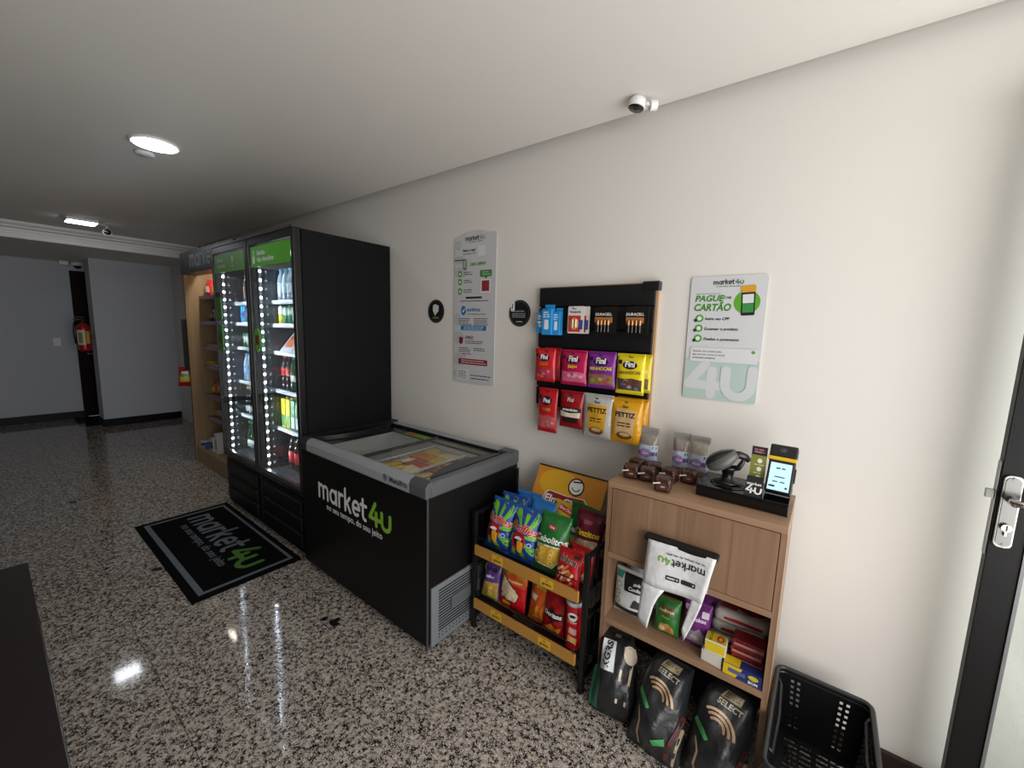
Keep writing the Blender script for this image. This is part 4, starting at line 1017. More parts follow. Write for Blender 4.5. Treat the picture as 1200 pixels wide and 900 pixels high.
# sweets
def fini(x0, x1, z0, z1, c, name, sub, label, seed, wc, y=1.87, shapes='blob', lc='#16102a', sc='#e8d8c0', big=False, rot=(0, 0, 0), group='sweets bags on the wall display'):
    o, sf, w, h = hang('sweets_bag', x0, x1, z0, z1, .03, film(c), label, 'sweets bag', y=y, seed=seed, rot=rot, crimp=mat(c, .25), group=group)
    pr(o, sf, 'candy_window', star2([(-w * .42, h * .10), (w * .42, h * .10), (w * .44, h * .36), (w * .1, h * .40), (-w * .2, h * .37), (-w * .44, h * .4)], 5), mat(wc, .3, var=.3, scale=70), .001)
    rr = random.Random(seed)
    for k in range(7):
        pr(o, sf, 'candy_print', ell2(rr.uniform(-.34, .34) * w, h * rr.uniform(.15, .33), w * .085, w * .06, 10, 2, rr.uniform(0, 3)), rr.choice(shapes), .0015 + .0002 * k)
    pr(o, sf, 'logo_oval', ell2(0, h * .72, w * .26, h * .10, 24, 4), lc, .0014)
    pr(o, sf, 'lettering', text2(name, w * .26, .035, at=(0, h * .68)), '#f2eff0', .0022)
    pr(o, sf, 'lettering', text2(sub, w * .15, .03, .05, at=(0, h * .5), rot=.04), sc, .002)
    pr(o, sf, 'badge', rect2(-w * .44, -w * .30, h * .74, h * .84, .003), '#1c1a22', .0016)
    return o
pinkS = ['#d86a8a', '#e29ab0', '#c74a6a']; multi = ['#c9a23a', '#7a9a3a', '#b5483a', '#8a6aa0', '#d28a4a']
fini(-1.232, -1.125, 1.335, 1.512, '#b01c22', 'Fini', 'BALAS', 'red sweets bag hanging behind the front red one', 31, '#8a2028', y=1.896, shapes=pinkS)
fini(-1.272, -1.145, 1.328, 1.508, '#c8242a', 'Fini', 'BALAS', 'front red sweets bag at the left of the middle row', 32, '#a8384a', shapes=['#d86a6a', '#b8404e'], sc='#a88a2a')
fini(-1.107, -.957, 1.326, 1.508, '#b3164e', 'Fini', 'Beijos', 'magenta sweets bag with pink candy print on the wall display', 33, '#c86a86', shapes=pinkS, sc='#e2d23a')
fini(-.952, -.803, 1.326, 1.508, '#7a2a8a', 'Fini', 'MINHOCAS', 'purple sweets bag with colourful gummy print on the wall display', 34, '#8a6a4a', shapes=multi, sc='#d8d23a')
fini(-.785, -.638, 1.325, 1.505, '#c9b816', 'Fini', 'MINHOCAS', 'yellow sweets bag hanging behind the front yellow one', 35, '#6a5a3a', y=1.896, shapes=multi)
fini(-.797, -.660, 1.314, 1.506, '#dccb1c', 'Fini', 'MINHOCAS', 'front yellow sweets bag at the right of the middle row', 36, '#5a4038', shapes=['#7a2a2a', '#5a6a8a', '#8a8a9a', '#6a3a2a'], sc='#8a5a2a')
fini(-1.242, -1.12, 1.05, 1.294, '#b81f24', 'Fini', 'TUBES', 'long red sweets bag in the bottom row of the wall display', 37, '#b85a60', shapes=['#d88a8a', '#c86a70'], sc='#c8a23a')
# peanut bags
o, sf, w, h = hang('peanut_bag', -1.10, -.962, 1.10, 1.296, .04, film('#8f141e'), 'dark red and black popcorn bag in the bottom row of the wall display', 'snack bag', y=1.866, seed=41, crimp=mat('#a01c26', .25))
pr(o, sf, 'black_field', star2([(-w * .44, h * .4), (w * .44, h * .42), (w * .44, h * .56), (-w * .44, h * .56)], 4), '#17110f', .001)
pr(o, sf, 'nuts_print', star2([(-w * .4, h * .3), (w * .4, h * .3), (w * .42, h * .45), (0, h * .41), (-w * .42, h * .45)], 4), mat('#d8cdb4', .5, var=.3, scale=80), .0015)
pr(o, sf, 'lettering', text2('amendoim', w * .15, .03, at=(0, h * .47)), '#f0ece6', .002); pr(o, sf, 'lettering', text2('Fini', w * .2, .03, at=(0, h * .72)), '#e8c8c8', .002); pr(o, sf, 'black_field', star2([(-w * .3, h * .14), (w * .3, h * .14), (w * .34, h * .3), (-w * .34, h * .3)], 4), '#2a1210', .0009)
def pettiz(x0, x1, z0, z1, c, pc, label, seed, y=1.866, rot=(0, 0, 0), art=True):
    o, sf, w, h = hang('peanut_bag', x0, x1, z0, z1, .04, film(c, .25), label, 'snack bag', y=y, seed=seed, rot=rot, crimp=mat(c, .3), group='peanut bags in the bottom row of the wall display')
    if not art: return
    pr(o, sf, 'label_field', star2([(-w * .3, h * .2), (w * .28, h * .18), (w * .33, h * .76), (-w * .28, h * .78)], 5), pc, .001)
    pr(o, sf, 'nuts_print', ell2(0, h * .18, w * .24, h * .09, 20, 3), mat('#6a4326', .5, var=.35, scale=90), .0016)
    pr(o, sf, 'nuts_print', ell2(w * .02, h * .21, w * .17, h * .045, 18, 3), mat('#c9a26a', .5, var=.35, scale=110), .0021)
    pr(o, sf, 'lettering', text2('PETTIZ', w * .2, .035, at=(0, h * .6)), '#1c1712', .002)
    pr(o, sf, 'lettering', text2('Dori', w * .1, .03, at=(0, h * .8)), '#2a4a6a' if False else '#3a2a1a', .002)
    pr(o, sf, 'lettering', lines2(-w * .22, w * .22, h * .46, 2, h * .06, h * .03, .1), '#5a3c1c', .0018)
pettiz(-.962, -.80, 1.071, 1.296, '#b4b2ae', '#c89a2a', 'silver peanut bag with gold label in the bottom row of the wall display', 42)
pettiz(-.797, -.638, 1.09, 1.294, '#c98d12', '#c98d12', 'yellow peanut bag hanging behind the front yellow one', 43, y=1.898, art=False)
pettiz(-.812, -.655, 1.075, 1.292, '#d69a18', '#c9a878', 'front yellow peanut bag at the bottom right of the wall display', 44)

# ================================================================== posters and round wall signs
def board(name, label, x0, x1, z0, z1, c, cat='poster', y=W - .002, th_=.004, r=.012, top=None):
    t = thing(name, label, cat, (0, y - th_, 0))
    pts = rect2(x0, x1, z0, z1, r, 5)[0] if top is None else top
    MB().prism(pts, 0, th_, 1).build('sheet', mat(c, .32), t)
    return t
tp = []
X0, X1, Z0, Z1 = -1.992, -1.636, 1.247, 2.178
tp = [(X0 + .012, Z0), (X1 - .012, Z0), (X1, Z0 + .012), (X1, Z1 - .01), (X1 - .01, Z1 + .004), (X1 - .06, Z1 + .006)] + [(-1.815 + .12 * math.cos(R(a)), Z1 - .008 + .034 * math.sin(R(a))) for a in range(20, 161, 14)] + [(X0 + .06, Z1 + .002), (X0 + .012, Z1 - .002), (X0, Z1 - .016), (X0, Z0 + .012)]
p1 = board('instruction_poster', 'tall white instruction poster with wavy top on the wall above the freezer', X0, X1, Z0, Z1, '#c3c3c6', top=tp)
GT = mat('#4a4c50', .4); GG = mat('#5a9a44', .4); GL = mat('#b2b3b7', .4); BL = mat('#1f6fa8', .4); RD = mat('#7c2030', .4)
D_ = lambda n, a, m, e=.0008, t=p1: decal(n, a, m, t, eps=e)
for k, (z0, z1) in enumerate(((2.1, 2.16), (2.01, 2.06), (1.93, 1.99), (1.62, 1.7), (1.5, 1.58), (1.36, 1.44), (1.27, 1.33))):
    D_('wave_print', rect2(X0 + .003, X0 + .06 + .03 * (k % 3), z0, z1, .028), GL)
s = .168 / LOGO_L
D_('lettering', xf2(LOGO_W, s, (-1.895, 2.15)), mat('#26282b', .4), .0012); D_('lettering', xf2(LOGO_G, s, (-1.895, 2.15)), mat('#8a9a86', .4), .0012)
D_('lettering', text2(SLOGAN, .011, .01, at=(-1.81, 2.137)), GT, .0012)
D_('lettering', text2('Baixe o app!', .022, .02, at=(-1.86, 2.085)), mat('#303236', .4), .0012); D_('small_print', lines2(-1.915, -1.80, 2.07, 1, .01, .004), GT, .0012)
D_('code_frame', join2(rect2(-1.785, -1.725, 2.05, 2.11, .004)), mat('#d2d2d4', .4), .0012)
D_('phone_icon', rect2(-1.915, -1.88, 1.972, 2.04, .014), mat('#6a7a70', .4), .0012); D_('phone_icon', rect2(-1.906, -1.889, 1.985, 2.03, .004), mat('#9ab89a', .4), .0016)
D_('lettering', text2('COMO COMPRAR?', .026, .03, .15, sx=.62, at=(-1.787, 1.995)), GG, .0012)
for z in (1.948, 1.898, 1.838):
    D_('step_icon', rect2(-1.955, -1.922, z - .02, z + .02, .012), GG, .0012); D_('step_icon', ell2(-1.938, z, .008), mat('#c9dcc2', .4), .0016)
    D_('small_print', lines2(-1.905, -1.825, z + .008, 2, .013, .005), GT, .0012)
D_('speech_bubble', join2(rect2(-1.765, -1.668, 1.922, 1.962, .008), poly2([(-1.73, 1.922), (-1.715, 1.908), (-1.7, 1.922)])), mat('#3f7d3a', .4), .0012)
D_('small_print', lines2(-1.745, -1.68, 1.95, 2, .014, .005), mat('#b9cfb4', .4), .0016)
D_('code_frame', rect2(-1.757, -1.678, 1.825, 1.908, .006), mat('#d8d8da', .4), .0012); D_('red_square', rect2(-1.748, -1.687, 1.834, 1.899), mat('#8c2a30', .4), .0016)
D_('dark_pill', rect2(-1.885, -1.745, 1.79, 1.803, .005), mat('#2a2c30', .4), .0012); D_('small_print', lines2(-1.935, -1.69, 1.776, 1, .01, .005, .05), GT, .0012)
D_('round_icon', ell2(-1.904, 1.716, .022, .03), BL, .0012); D_('round_icon', stroke2([[(-1.912, 1.715), (-1.905, 1.706), (-1.894, 1.726)]], .006), WHITE, .0016)
D_('lettering', text2('BOAS PRÁTICAS', .026, .03, .12, sx=.6, at=(-1.815, 1.71)), BL, .0012); D_('small_print', lines2(-1.87, -1.7, 1.693, 1, .01, .004, .1), GT, .0012)
D_('small_print', lines2(-1.943, -1.83, 1.664, 4, .0125, .005), GT, .0012); D_('small_print', lines2(-1.81, -1.69, 1.664, 4, .0125, .005), GT, .0012)
D_('blue_banner', rect2(-1.925, -1.705, 1.59, 1.62, .006), BL, .0012); D_('small_print', lines2(-1.90, -1.725, 1.611, 2, .012, .005, .1), mat('#bcd4e4', .4), .0016)
D_('shield_icon', star2([(-1.94, 1.545), (-1.905, 1.545), (-1.905, 1.51), (-1.922, 1.495), (-1.94, 1.51)], 1), RD, .0012)
D_('lettering', text2('ATENÇÃO', .026, .03, .12, sx=.6, at=(-1.85, 1.535)), RD, .0012); D_('small_print', lines2(-1.885, -1.7, 1.52, 2, .012, .005), GT, .0012)
D_('small_print', lines2(-1.943, -1.83, 1.475, 3, .0125, .005), GT, .0012); D_('small_print', lines2(-1.81, -1.7, 1.475, 2, .0125, .005), GT, .0012)
D_('small_print', lines2(-1.91, -1.83, 1.436, 1, .0125, .005, 0), RD, .0012); D_('red_banner', rect2(-1.945, -1.69, 1.368, 1.405, .006), RD, .0012); D_('small_print', lines2(-1.92, -1.70, 1.394, 2, .014, .006, .1), mat('#d8b4ba', .4), .0016)
D_('white_box', rect2(-1.958, -1.852, 1.268, 1.332, .01), mat('#d4d4d6', .4), .0012); D_('small_print', lines2(-1.945, -1.865, 1.32, 4, .0135, .005, .1), GT, .0016); D_('small_print', lines2(-1.83, -1.66, 1.30, 2, .02, .006, .1), GT, .0012)

p2 = board('payment_poster', 'white card payment poster with green lettering above the wooden cabinet', -.508, -.216, 1.322, 1.853, '#cfd0d2')
E2 = lambda n, a, m, e=.0008: decal(n, a, m, p2, eps=e)
E2('green_field', rect2(-.506, -.218, 1.324, 1.505, .010), mat('#b3c6c0', .4))
E2('big_figure', stroke2([[(-.42, 1.478), (-.488, 1.385), (-.345, 1.385)], [(-.392, 1.45), (-.392, 1.345)]], .038), mat('#cdd1d2', .4), .0012)
E2('big_figure', stroke2([[(-.338, 1.455), (-.338, 1.405)] + arc(-.288, 1.4, .05, .055, 180, 360, 8) + [(-.238, 1.46)]], .038), mat('#cdd1d2', .4), .0026)
s = .115 / LOGO_L
E2('lettering', xf2(LOGO_W, s, (-.418, 1.818)), mat('#17181a', .4), .0012); E2('lettering', xf2(LOGO_G, s, (-.418, 1.818)), mat('#4a7a5a', .4), .0012); E2('lettering', text2(SLOGAN, .0085, .01, at=(-.36, 1.807)), GT, .0012)
E2('title_rule', rect2(-.486, -.385, 1.779, 1.781), GG, .0012)
E2('lettering', text2('PAGUE', .036, .03, .2, align='LEFT', at=(-.487, 1.748)), mat('#3f8a2c', .4), .0012); E2('lettering', text2('COM', .015, .02, .2, align='LEFT', at=(-.38, 1.757)), mat('#4a8a3c', .4), .0012)
E2('lettering', text2('CARTÃO', .041, .03, .2, align='LEFT', sx=.88, at=(-.49, 1.708)), mat('#3f8a2c', .4), .0012)
E2('green_disc', ell2(-.285, 1.742, .048), mat('#5da42c', .4), .0012)
E2('terminal_print', xf2(rect2(-.024, .026, -.06, .06, .005), 1, (-.282, 1.748), .05), mat('#1b1c1e', .4), .0016)
E2('terminal_print', xf2(rect2(-.026, .028, .034, .062, .004), 1, (-.282, 1.748), .05), mat('#d29a2a', .4), .002); E2('terminal_print', xf2(rect2(-.019, .021, -.01, .026), 1, (-.282, 1.748), .05), mat('#d8dadb', .4), .002); E2('terminal_print', xf2(rect2(-.019, .021, -.048, -.012), 1, (-.282, 1.748), .05), mat('#3c8a4a', .4), .002)
for z, tx in ((1.672, 'Insira seu CPF'), (1.629, 'Escanear o produto'), (1.585, 'Finalize o pagamento')):
    E2('step_icon', ell2(-.462, z + .003, .0165), GG, .0012); E2('step_icon', ell2(-.462, z + .003, .009), mat('#d9e6d4', .4), .0016); E2('step_icon', ell2(-.477, z - .006, .007), mat('#2c3034', .4), .002)
    E2('lettering', text2(tx, .0165, .02, .2, align='LEFT', at=(-.44, z - .004)), mat('#26282c', .4), .0012)
E2('info_box', rect2(-.488, -.224, 1.488, 1.549, .008), mat('#d4d6d8', .4), .0030)
for k, tx in enumerate(('Fazendo suas compras pelo', 'app você tem acesso às nossas', 'promoções exclusivas')): E2('lettering', text2(tx, .0105, .006 + .012 * (k == 2), .15, align='LEFT', at=(-.478, 1.53 - k * .0145)), mat('#3a3c40', .4), .0034)
E2('round_icon', ell2(-.243, 1.537, .007), GG, .0034)
for nm, lb, cx, cz, rr_ in (('round_sign', 'black oval wall sign with a white hand symbol, left of the tall poster', -2.172, 1.712, .08), ('round_sign', 'black oval wall sign with small print, between tall poster and wall display', -1.451, 1.698, .077)):
    t = thing(nm, lb, 'sign', (cx, W - .004, cz), group='round black wall signs')
    MB().prism(ell2(0, 0, rr_, n=32)[0], 0, .004, 1).build('disc', mat('#17181a', .4), t)
    decal('rim_line', ring2(0, 0, rr_ * .88, rr_ * .91, 32), mat('#6a6c6e', .4), t)
    if cx < -2:
        decal('hand_symbol', star2([(-.03, .005), (-.028, .04), (-.005, .05), (.01, .042), (.03, .04), (.028, .0), (.008, -.012), (-.005, -.03), (-.02, -.012)], 1), mat('#d6d6d4', .4), t)
        decal('lettering', text2('SORRIA', .018, .03, at=(0, -.05)), mat('#7aa04a', .4), t)
    else:
        decal('mark', stroke2([[(-.052, .052), (-.052, .03)], [(-.052, .018), (-.052, .0175)]], .006), mat('#2a2c2e', .4), t, eps=.0014); decal('mark_disc', rect2(-.066, -.036, .01, .07, .014), WHITE, t)
        decal('small_print', join2(lines2(-.04, .04, .012, 1, .01, .005, .1), lines2(-.052, .052, -.002, 3, .01, .004, .1)), mat('#a8aaac', .4), t); decal('lettering', text2('market4u', .012, .03, at=(0, -.052)), mat('#c8cacc', .4), t)

# ================================================================== wooden cabinet
CX0, CX1, CY0, CY1, CZ = -.674, -.042, 1.57, 1.90, .985
WD = wood('#765a45', '#9c7c61', 2); WDH = wood('#83664f', '#a58468', 0)
cb = thing('wooden_cabinet', 'light brown wooden cabinet with flap door and open shelves', 'cabinet', (0, 0, 0))
B(CX0, CX0 + .018, CY0, CY1, 0, CZ - .025).build('side_panel', WD, cb)
B(CX1 - .018, CX1, CY0, CY1, 0, CZ - .025).build('side_panel', WD, cb)
B(CX0, CX1, CY0 - .004, CY1 + .02, CZ - .025, CZ).build('top_board', WDH, cb, bevel=.0015)
B(CX0 + .021, CX1 - .021, CY0 - .0, CY0 + .018, .676, CZ - .029).build('flap_door', WD, cb, bevel=.001)
for x in (-.5, -.36, -.2): B(x - .0007, x + .0007, CY0 - .0006, CY0, .68, CZ - .032).build('veneer_joint', mat('#84664f', .5), cb)
B(CX0 + .018, CX1 - .018, CY0, CY1, .65, .674).build('shelf', WDH, cb, bevel=.001)
B(CX0 + .018, CX1 - .018, CY0, CY1, .343, .368).build('shelf', WDH, cb, bevel=.001)
B(CX0 + .018, CX1 - .018, CY1 - .012, CY1, .35, CZ - .03).build('back_panel', WD, cb)
# bag dispenser on the door and the carrier bag hanging from it
db = thing('bag_dispenser', 'black bar bag dispenser fixed on the cabinet door', 'dispenser', (0, 0, 0))
MB().box(-.497, -.232, 1.528, 1.5695, .800, .822).build('bar', mat('#101012', .4), db, bevel=.007)
MB().box(-.47, -.25, 1.534, 1.5695, .775, .80).build('bag_clip', mat('#1b1c1e', .5), db)
cbag = thing('carrier_bag', 'white plastic carrier bag with upside down lettering hanging from the dispenser', 'plastic bag', (0, 0, 0))
def bagy(x, z): return 1.528 - .012 * math.sin((x + .5) * 26) * (1 - (z - .45) / .5) - .03 * (1 - (z - .45) / .38) * .6
def strip(rows, n=10):
    v = []; f = []
    for a, b, z in rows:
        for i in range(n + 1):
            x = a[0] + (b[0] - a[0]) * i / n; zz = a[1] + (b[1] - a[1]) * i / n; v.append((x, bagy(x, zz), zz))
    for j in range(len(rows) - 1):
        for i in range(n): q = j * (n + 1) + i; f.append((q, q + 1, q + n + 2, q + n + 1))
    return v, f
def lerp(a, b, u): return (a[0] + (b[0] - a[0]) * u, a[1] + (b[1] - a[1]) * u)
m = MB()
LT, RT = (-.478, .812), (-.236, .815); LM, RM = (-.486, .632), (-.268, .632)
m.add(*strip([(lerp(LT, LM, k / 8), lerp(RT, RM, k / 8), 0) for k in range(9)], 14))
# two handles below, with the round cut-out between them
def edge(pts, u):
    k = min(len(pts) - 2, int(u * (len(pts) - 1))); return lerp(pts[k], pts[k + 1], u * (len(pts) - 1) - k)
cutL = [(-.40, .632), (-.418, .60), (-.433, .56), (-.444, .5), (-.45, .459)]; outL = [(-.486, .632), (-.489, .58), (-.491, .53), (-.494, .475)]
m.add(*strip([(edge(outL, k / 8), edge(cutL, k / 8), 0) for k in range(9)], 6))
cutR = [(-.305, .632), (-.312, .59), (-.322, .54), (-.33, .499)]; outR = [(-.268, .632), (-.284, .57), (-.302, .51), (-.319, .459)]
m.add(*strip([(edge(cutR, k / 8), edge(outR, k / 8), 0) for k in range(9)], 5))
PW = mat('#d9dadb', .35, bump=.5, scale=26)
o = m.build('bag_front', PW, cbag, smooth=True, fix=False)
md = o.modifiers.new('thick', 'SOLIDIFY'); md.thickness = .0015; md.offset = 1
m2 = MB(); m2.add([(x, 1.5655 - .004, z) for x, z in ((-.470, .81), (-.245, .812), (-.262, .655), (-.30, .64), (-.35, .632), (-.40, .64), (-.47, .655))], [tuple(range(7))])
m2.build('bag_back', PW, cbag, fix=False)
s = .165 / LOGO_L; bs = lambda x, z: bagy(x, z) - .0005
decal('lettering', xf2(LOGO_W, s, (-.268, .762), PI), mat('#26282a', .4), cbag, surf=bs, label='upside down black word market')
decal('lettering', xf2(LOGO_G, s, (-.268, .762), PI), mat('#6fae2c', .4), cbag, surf=bs, label='upside down green 4u')
decal('lettering', text2(SLOGAN, .0125, .015, at=(-.338, .782), rot=PI), mat('#3a3c3e', .4), cbag, surf=bs)
decal('store_badge', rect2(-.40, -.352, .678, .696, .003), mat('#2a2c2e', .4), cbag, surf=bs); decal('store_badge', rect2(-.346, -.296, .678, .696, .003), mat('#2a2c2e', .4), cbag, surf=bs)
decal('small_print', join2(lines2(-.395, -.357, .687, 1, .01, .006, 0), lines2(-.335, -.301, .687, 1, .01, .006, 0)), mat('#c8cacb', .4), cbag, surf=bs, eps=.0014)

# ---- on the middle shelf
ZS = .3685
def pad_pack(loc, rot, label, seed, art=True):
    o, sf = bag('pet_pad_pack', .155, .205, .085, film('#d4d8d8', .3), label, 'pack', loc=loc, rot=rot, seed=seed, seal=.012, wr=.002, pinch=.0, crimp=mat('#e2e4e4', .3), group='pet pad packs on the middle shelf')
    if art:
        pr(o, sf, 'black_field', star2([(-.02, .125), (.074, .125), (.074, .19), (-.035, .19)], 4), '#141516', .001)
        pr(o, sf, 'black_field', star2([(-.068, .012), (.072, .012), (.074, .045), (-.07, .045)], 4), '#16181a', .001)
        pr(o, sf, 'dog_print', star2([(.012, .06), (.06, .058), (.055, .085), (.03, .1), (.02, .088)], 3), '#3a3634', .0014)
        pr(o, sf, 'lettering', text2('Confort', .02, .03, at=(.03, .135)), '#e6e6e4', .0022)
        pr(o, sf, 'lettering', text2('pads', .016, .03, at=(.03, .157)), '#e6e6e4', .0022)
        pr(o, sf, 'teal_mark', star2([(-.07, .165), (-.04, .165), (-.035, .19), (-.07, .19)], 2), '#2c9a94', .0012)
        for z in (.14, .105, .07): pr(o, sf, 'round_icon', ell2(-.048, z, .012, n=18, rings=2), '#5aa8a2', .0013); pr(o, sf, 'round_icon', ell2(-.048, z, .008, n=14, rings=2), '#d6dcdc', .0018)
    return o
pad_pack((-.572, 1.655, ZS), (R(-3), 0, R(-2)), 'white and black pet pad pack at the front left of the middle shelf', 51)
pad_pack((-.565, 1.765, ZS), (0, 0, R(3)), 'white pet pad pack behind the front one on the shelf', 52, False)
o, sf = bag('pet_food_pouch', .10, .155, .05, film('#256b2a'), 'green dog food pouch on the middle shelf under the carrier bag', 'pouch', loc=(-.415, 1.64, ZS), rot=(R(-8), 0, R(2)), seed=53, seal=.012, crimp=mat('#7a4a28', .3))
pr(o, sf, 'logo_oval', ell2(0, .105, .034, .016, 20, 3), '#6a4a22', .0014); pr(o, sf, 'lettering', text2('pedigree', .017, .02, .1, at=(0, .1)), '#e0d6b0', .0022)
pr(o, sf, 'dog_print', star2([(-.03, .012), (.035, .012), (.032, .04), (.01, .055), (-.022, .048)], 4), '#b98a4a', .0014); pr(o, sf, 'dog_print', ell2(-.012, .03, .012, .012, 14, 2), '#d8c49a', .0022)
pr(o, sf, 'lettering', text2('ração', .014, .02, at=(0, .075)), '#9ac04a', .0022)
def cat_pouch(loc, rot, label, seed, art=True):
    o, sf = bag('pet_food_pouch', .105, .185, .045, film('#6f2a78'), label, 'pouch', loc=loc, rot=rot, seed=seed, seal=.014, crimp=mat('#8a4a92', .3), group='purple cat food pouches')
    if art:
        pr(o, sf, 'lettering', text2('Whiskas', .022, .03, .1, at=(0, .112)), '#e6dce8', .002); pr(o, sf, 'badge', rect2(.02, .045, .13, .155, .004), '#d8d0dc', .0016); pr(o, sf, 'badge', rect2(-.045, -.02, .14, .16, .004), '#c9a0c8', .0016)
        pr(o, sf, 'cat_print', star2([(-.03, .02), (.035, .02), (.035, .06), (.018, .085), (0, .07), (-.022, .075)], 4), '#a898a8', .0014); pr(o, sf, 'cat_print', ell2(.0, .045, .014, .011, 14, 2), '#d0c8cc', .002)
cat_pouch((-.305, 1.648, ZS), (R(-6), 0, R(-3)), 'purple cat food pouch at the front of the middle shelf', 54)
cat_pouch((-.275, 1.745, ZS), (R(-4), 0, R(2)), 'purple cat food pouch behind the front one', 55, False)
# red and white sacks lying in a stack
GS = 'red and white sacks stacked on the middle shelf'
for k, lb in enumerate(('red and white sack at the bottom of the shelf stack', 'red and white sack in the middle of the shelf stack', 'red and white sack on top of the shelf stack')):
    t = thing('salt_sack', lb, 'sack', (-.168 + .004 * k, 1.785 - .006 * k, ZS + .0555 * k), (0, 0, R(3 * k - 3)), group=GS)
    B(-.098, .095, -.075, .075, .0, .055).build('sack_body', film('#cbc3be', .3), t, bevel=.022, seg=4)
    decal('red_field', poly2([(-.06, .022), (.07, .020), (.07, .032), (-.02, .036), (-.06, .032)]), mat('#a8242a', .4), t, y=-.0752)
    decal('red_field', ell2(.03, -.02, .045, .03), mat('#b03a3c', .4), t, y=.055, plane='xy'); decal('red_field', poly2([(-.08, -.05), (-.02, -.05), (.0, .03), (-.07, .04)]), mat('#b04a4a', .4), t, y=.055, plane='xy')
for k, lb in enumerate(('dark red box at the bottom of the small stack on the shelf', 'dark red box second from the bottom on the shelf', 'dark red box third in the small stack on the shelf', 'dark red box on top of the small stack on the shelf')):
    t = thing('food_box', lb, 'box', (-.119 + .003 * (k % 2), 1.655, ZS + .0302 * k), (0, 0, R(2 * (k % 2))), group='dark red boxes stacked on the middle shelf')
    B(-.055, .048, -.032, .032, 0, .03).build('carton', mat('#7a1c22', .35), t, bevel=.0015)
    decal('side_print', rect2(-.05, .043, .008, .017), mat('#b87a74', .4), t, y=-.032); decal('lettering', lines2(-.045, .03, .022, 1, .01, .006), mat('#3a0d10', .4), t, y=-.032)
for k, lb in enumerate(('white and yellow matchbox pack at the bottom of its pair', 'white and yellow matchbox pack with red flame print on top')):
    t = thing('matchbox_pack', lb, 'matches', (-.228 + .006 * k, 1.615, ZS + .048 * k), (0, 0, R(-6 + 8 * k)), group='matchbox packs on the middle shelf')
    B(-.036, .036, -.028, .028, 0, .047).build('pack', mat('#d6d0c2', .4), t, bevel=.0015)
    if k == 1:
        decal('yellow_label', rect2(-.033, .033, -.026, .026), mat('#d2b91c', .4), t, y=.047, plane='xy'); decal('flame_print', ell2(.014, .0, .013, .02), mat('#b8322a', .4), t, y=.047, plane='xy', eps=.0012)
        decal('flame_print', ell2(.014, -.002, .006, .011), mat('#d2b91c', .4), t, y=.047, plane='xy', eps=.0016); decal('lettering', text2('FIAT LUX', .013, .03, at=(-.014, 0), rot=PI / 2), mat('#3a2a12', .4), t, y=.047, plane='xy', eps=.0012)
    decal('yellow_label', rect2(-.033, .033, .006, .042), mat('#d2b91c', .4) if k == 1 else mat('#d8d4ca', .4), t, y=-.028)
t = thing('toothpaste_box', 'yellow and blue box lying at the front right of the middle shelf', 'box', (-.125, 1.598, ZS), (0, 0, R(-1)))
B(-.062, .062, -.022, .022, 0, .046).build('carton', mat('#23306e', .35), t, bevel=.0015)
decal('yellow_field', poly2([(-.062, .002), (-.02, .002), (.0, .0445), (-.062, .0445)]), mat('#d6b81c', .4), t, y=-.022); decal('lemon_print', ell2(.035, .03, .016, .009), mat('#c8b92a', .4), t, y=-.022, eps=.0012)
decal('brush_print', rect2(-.045, .01, .016, .032, .004), mat('#5a5a8a', .4), t, y=-.022, eps=.0012); decal('lettering', text2('BOM', .014, .03, at=(.035, .006)), WHITE, t, y=-.022, eps=.0014)
decal('yellow_field', rect2(-.062, -.01, -.022, .022), mat('#d6b81c', .4), t, y=.046, plane='xy')
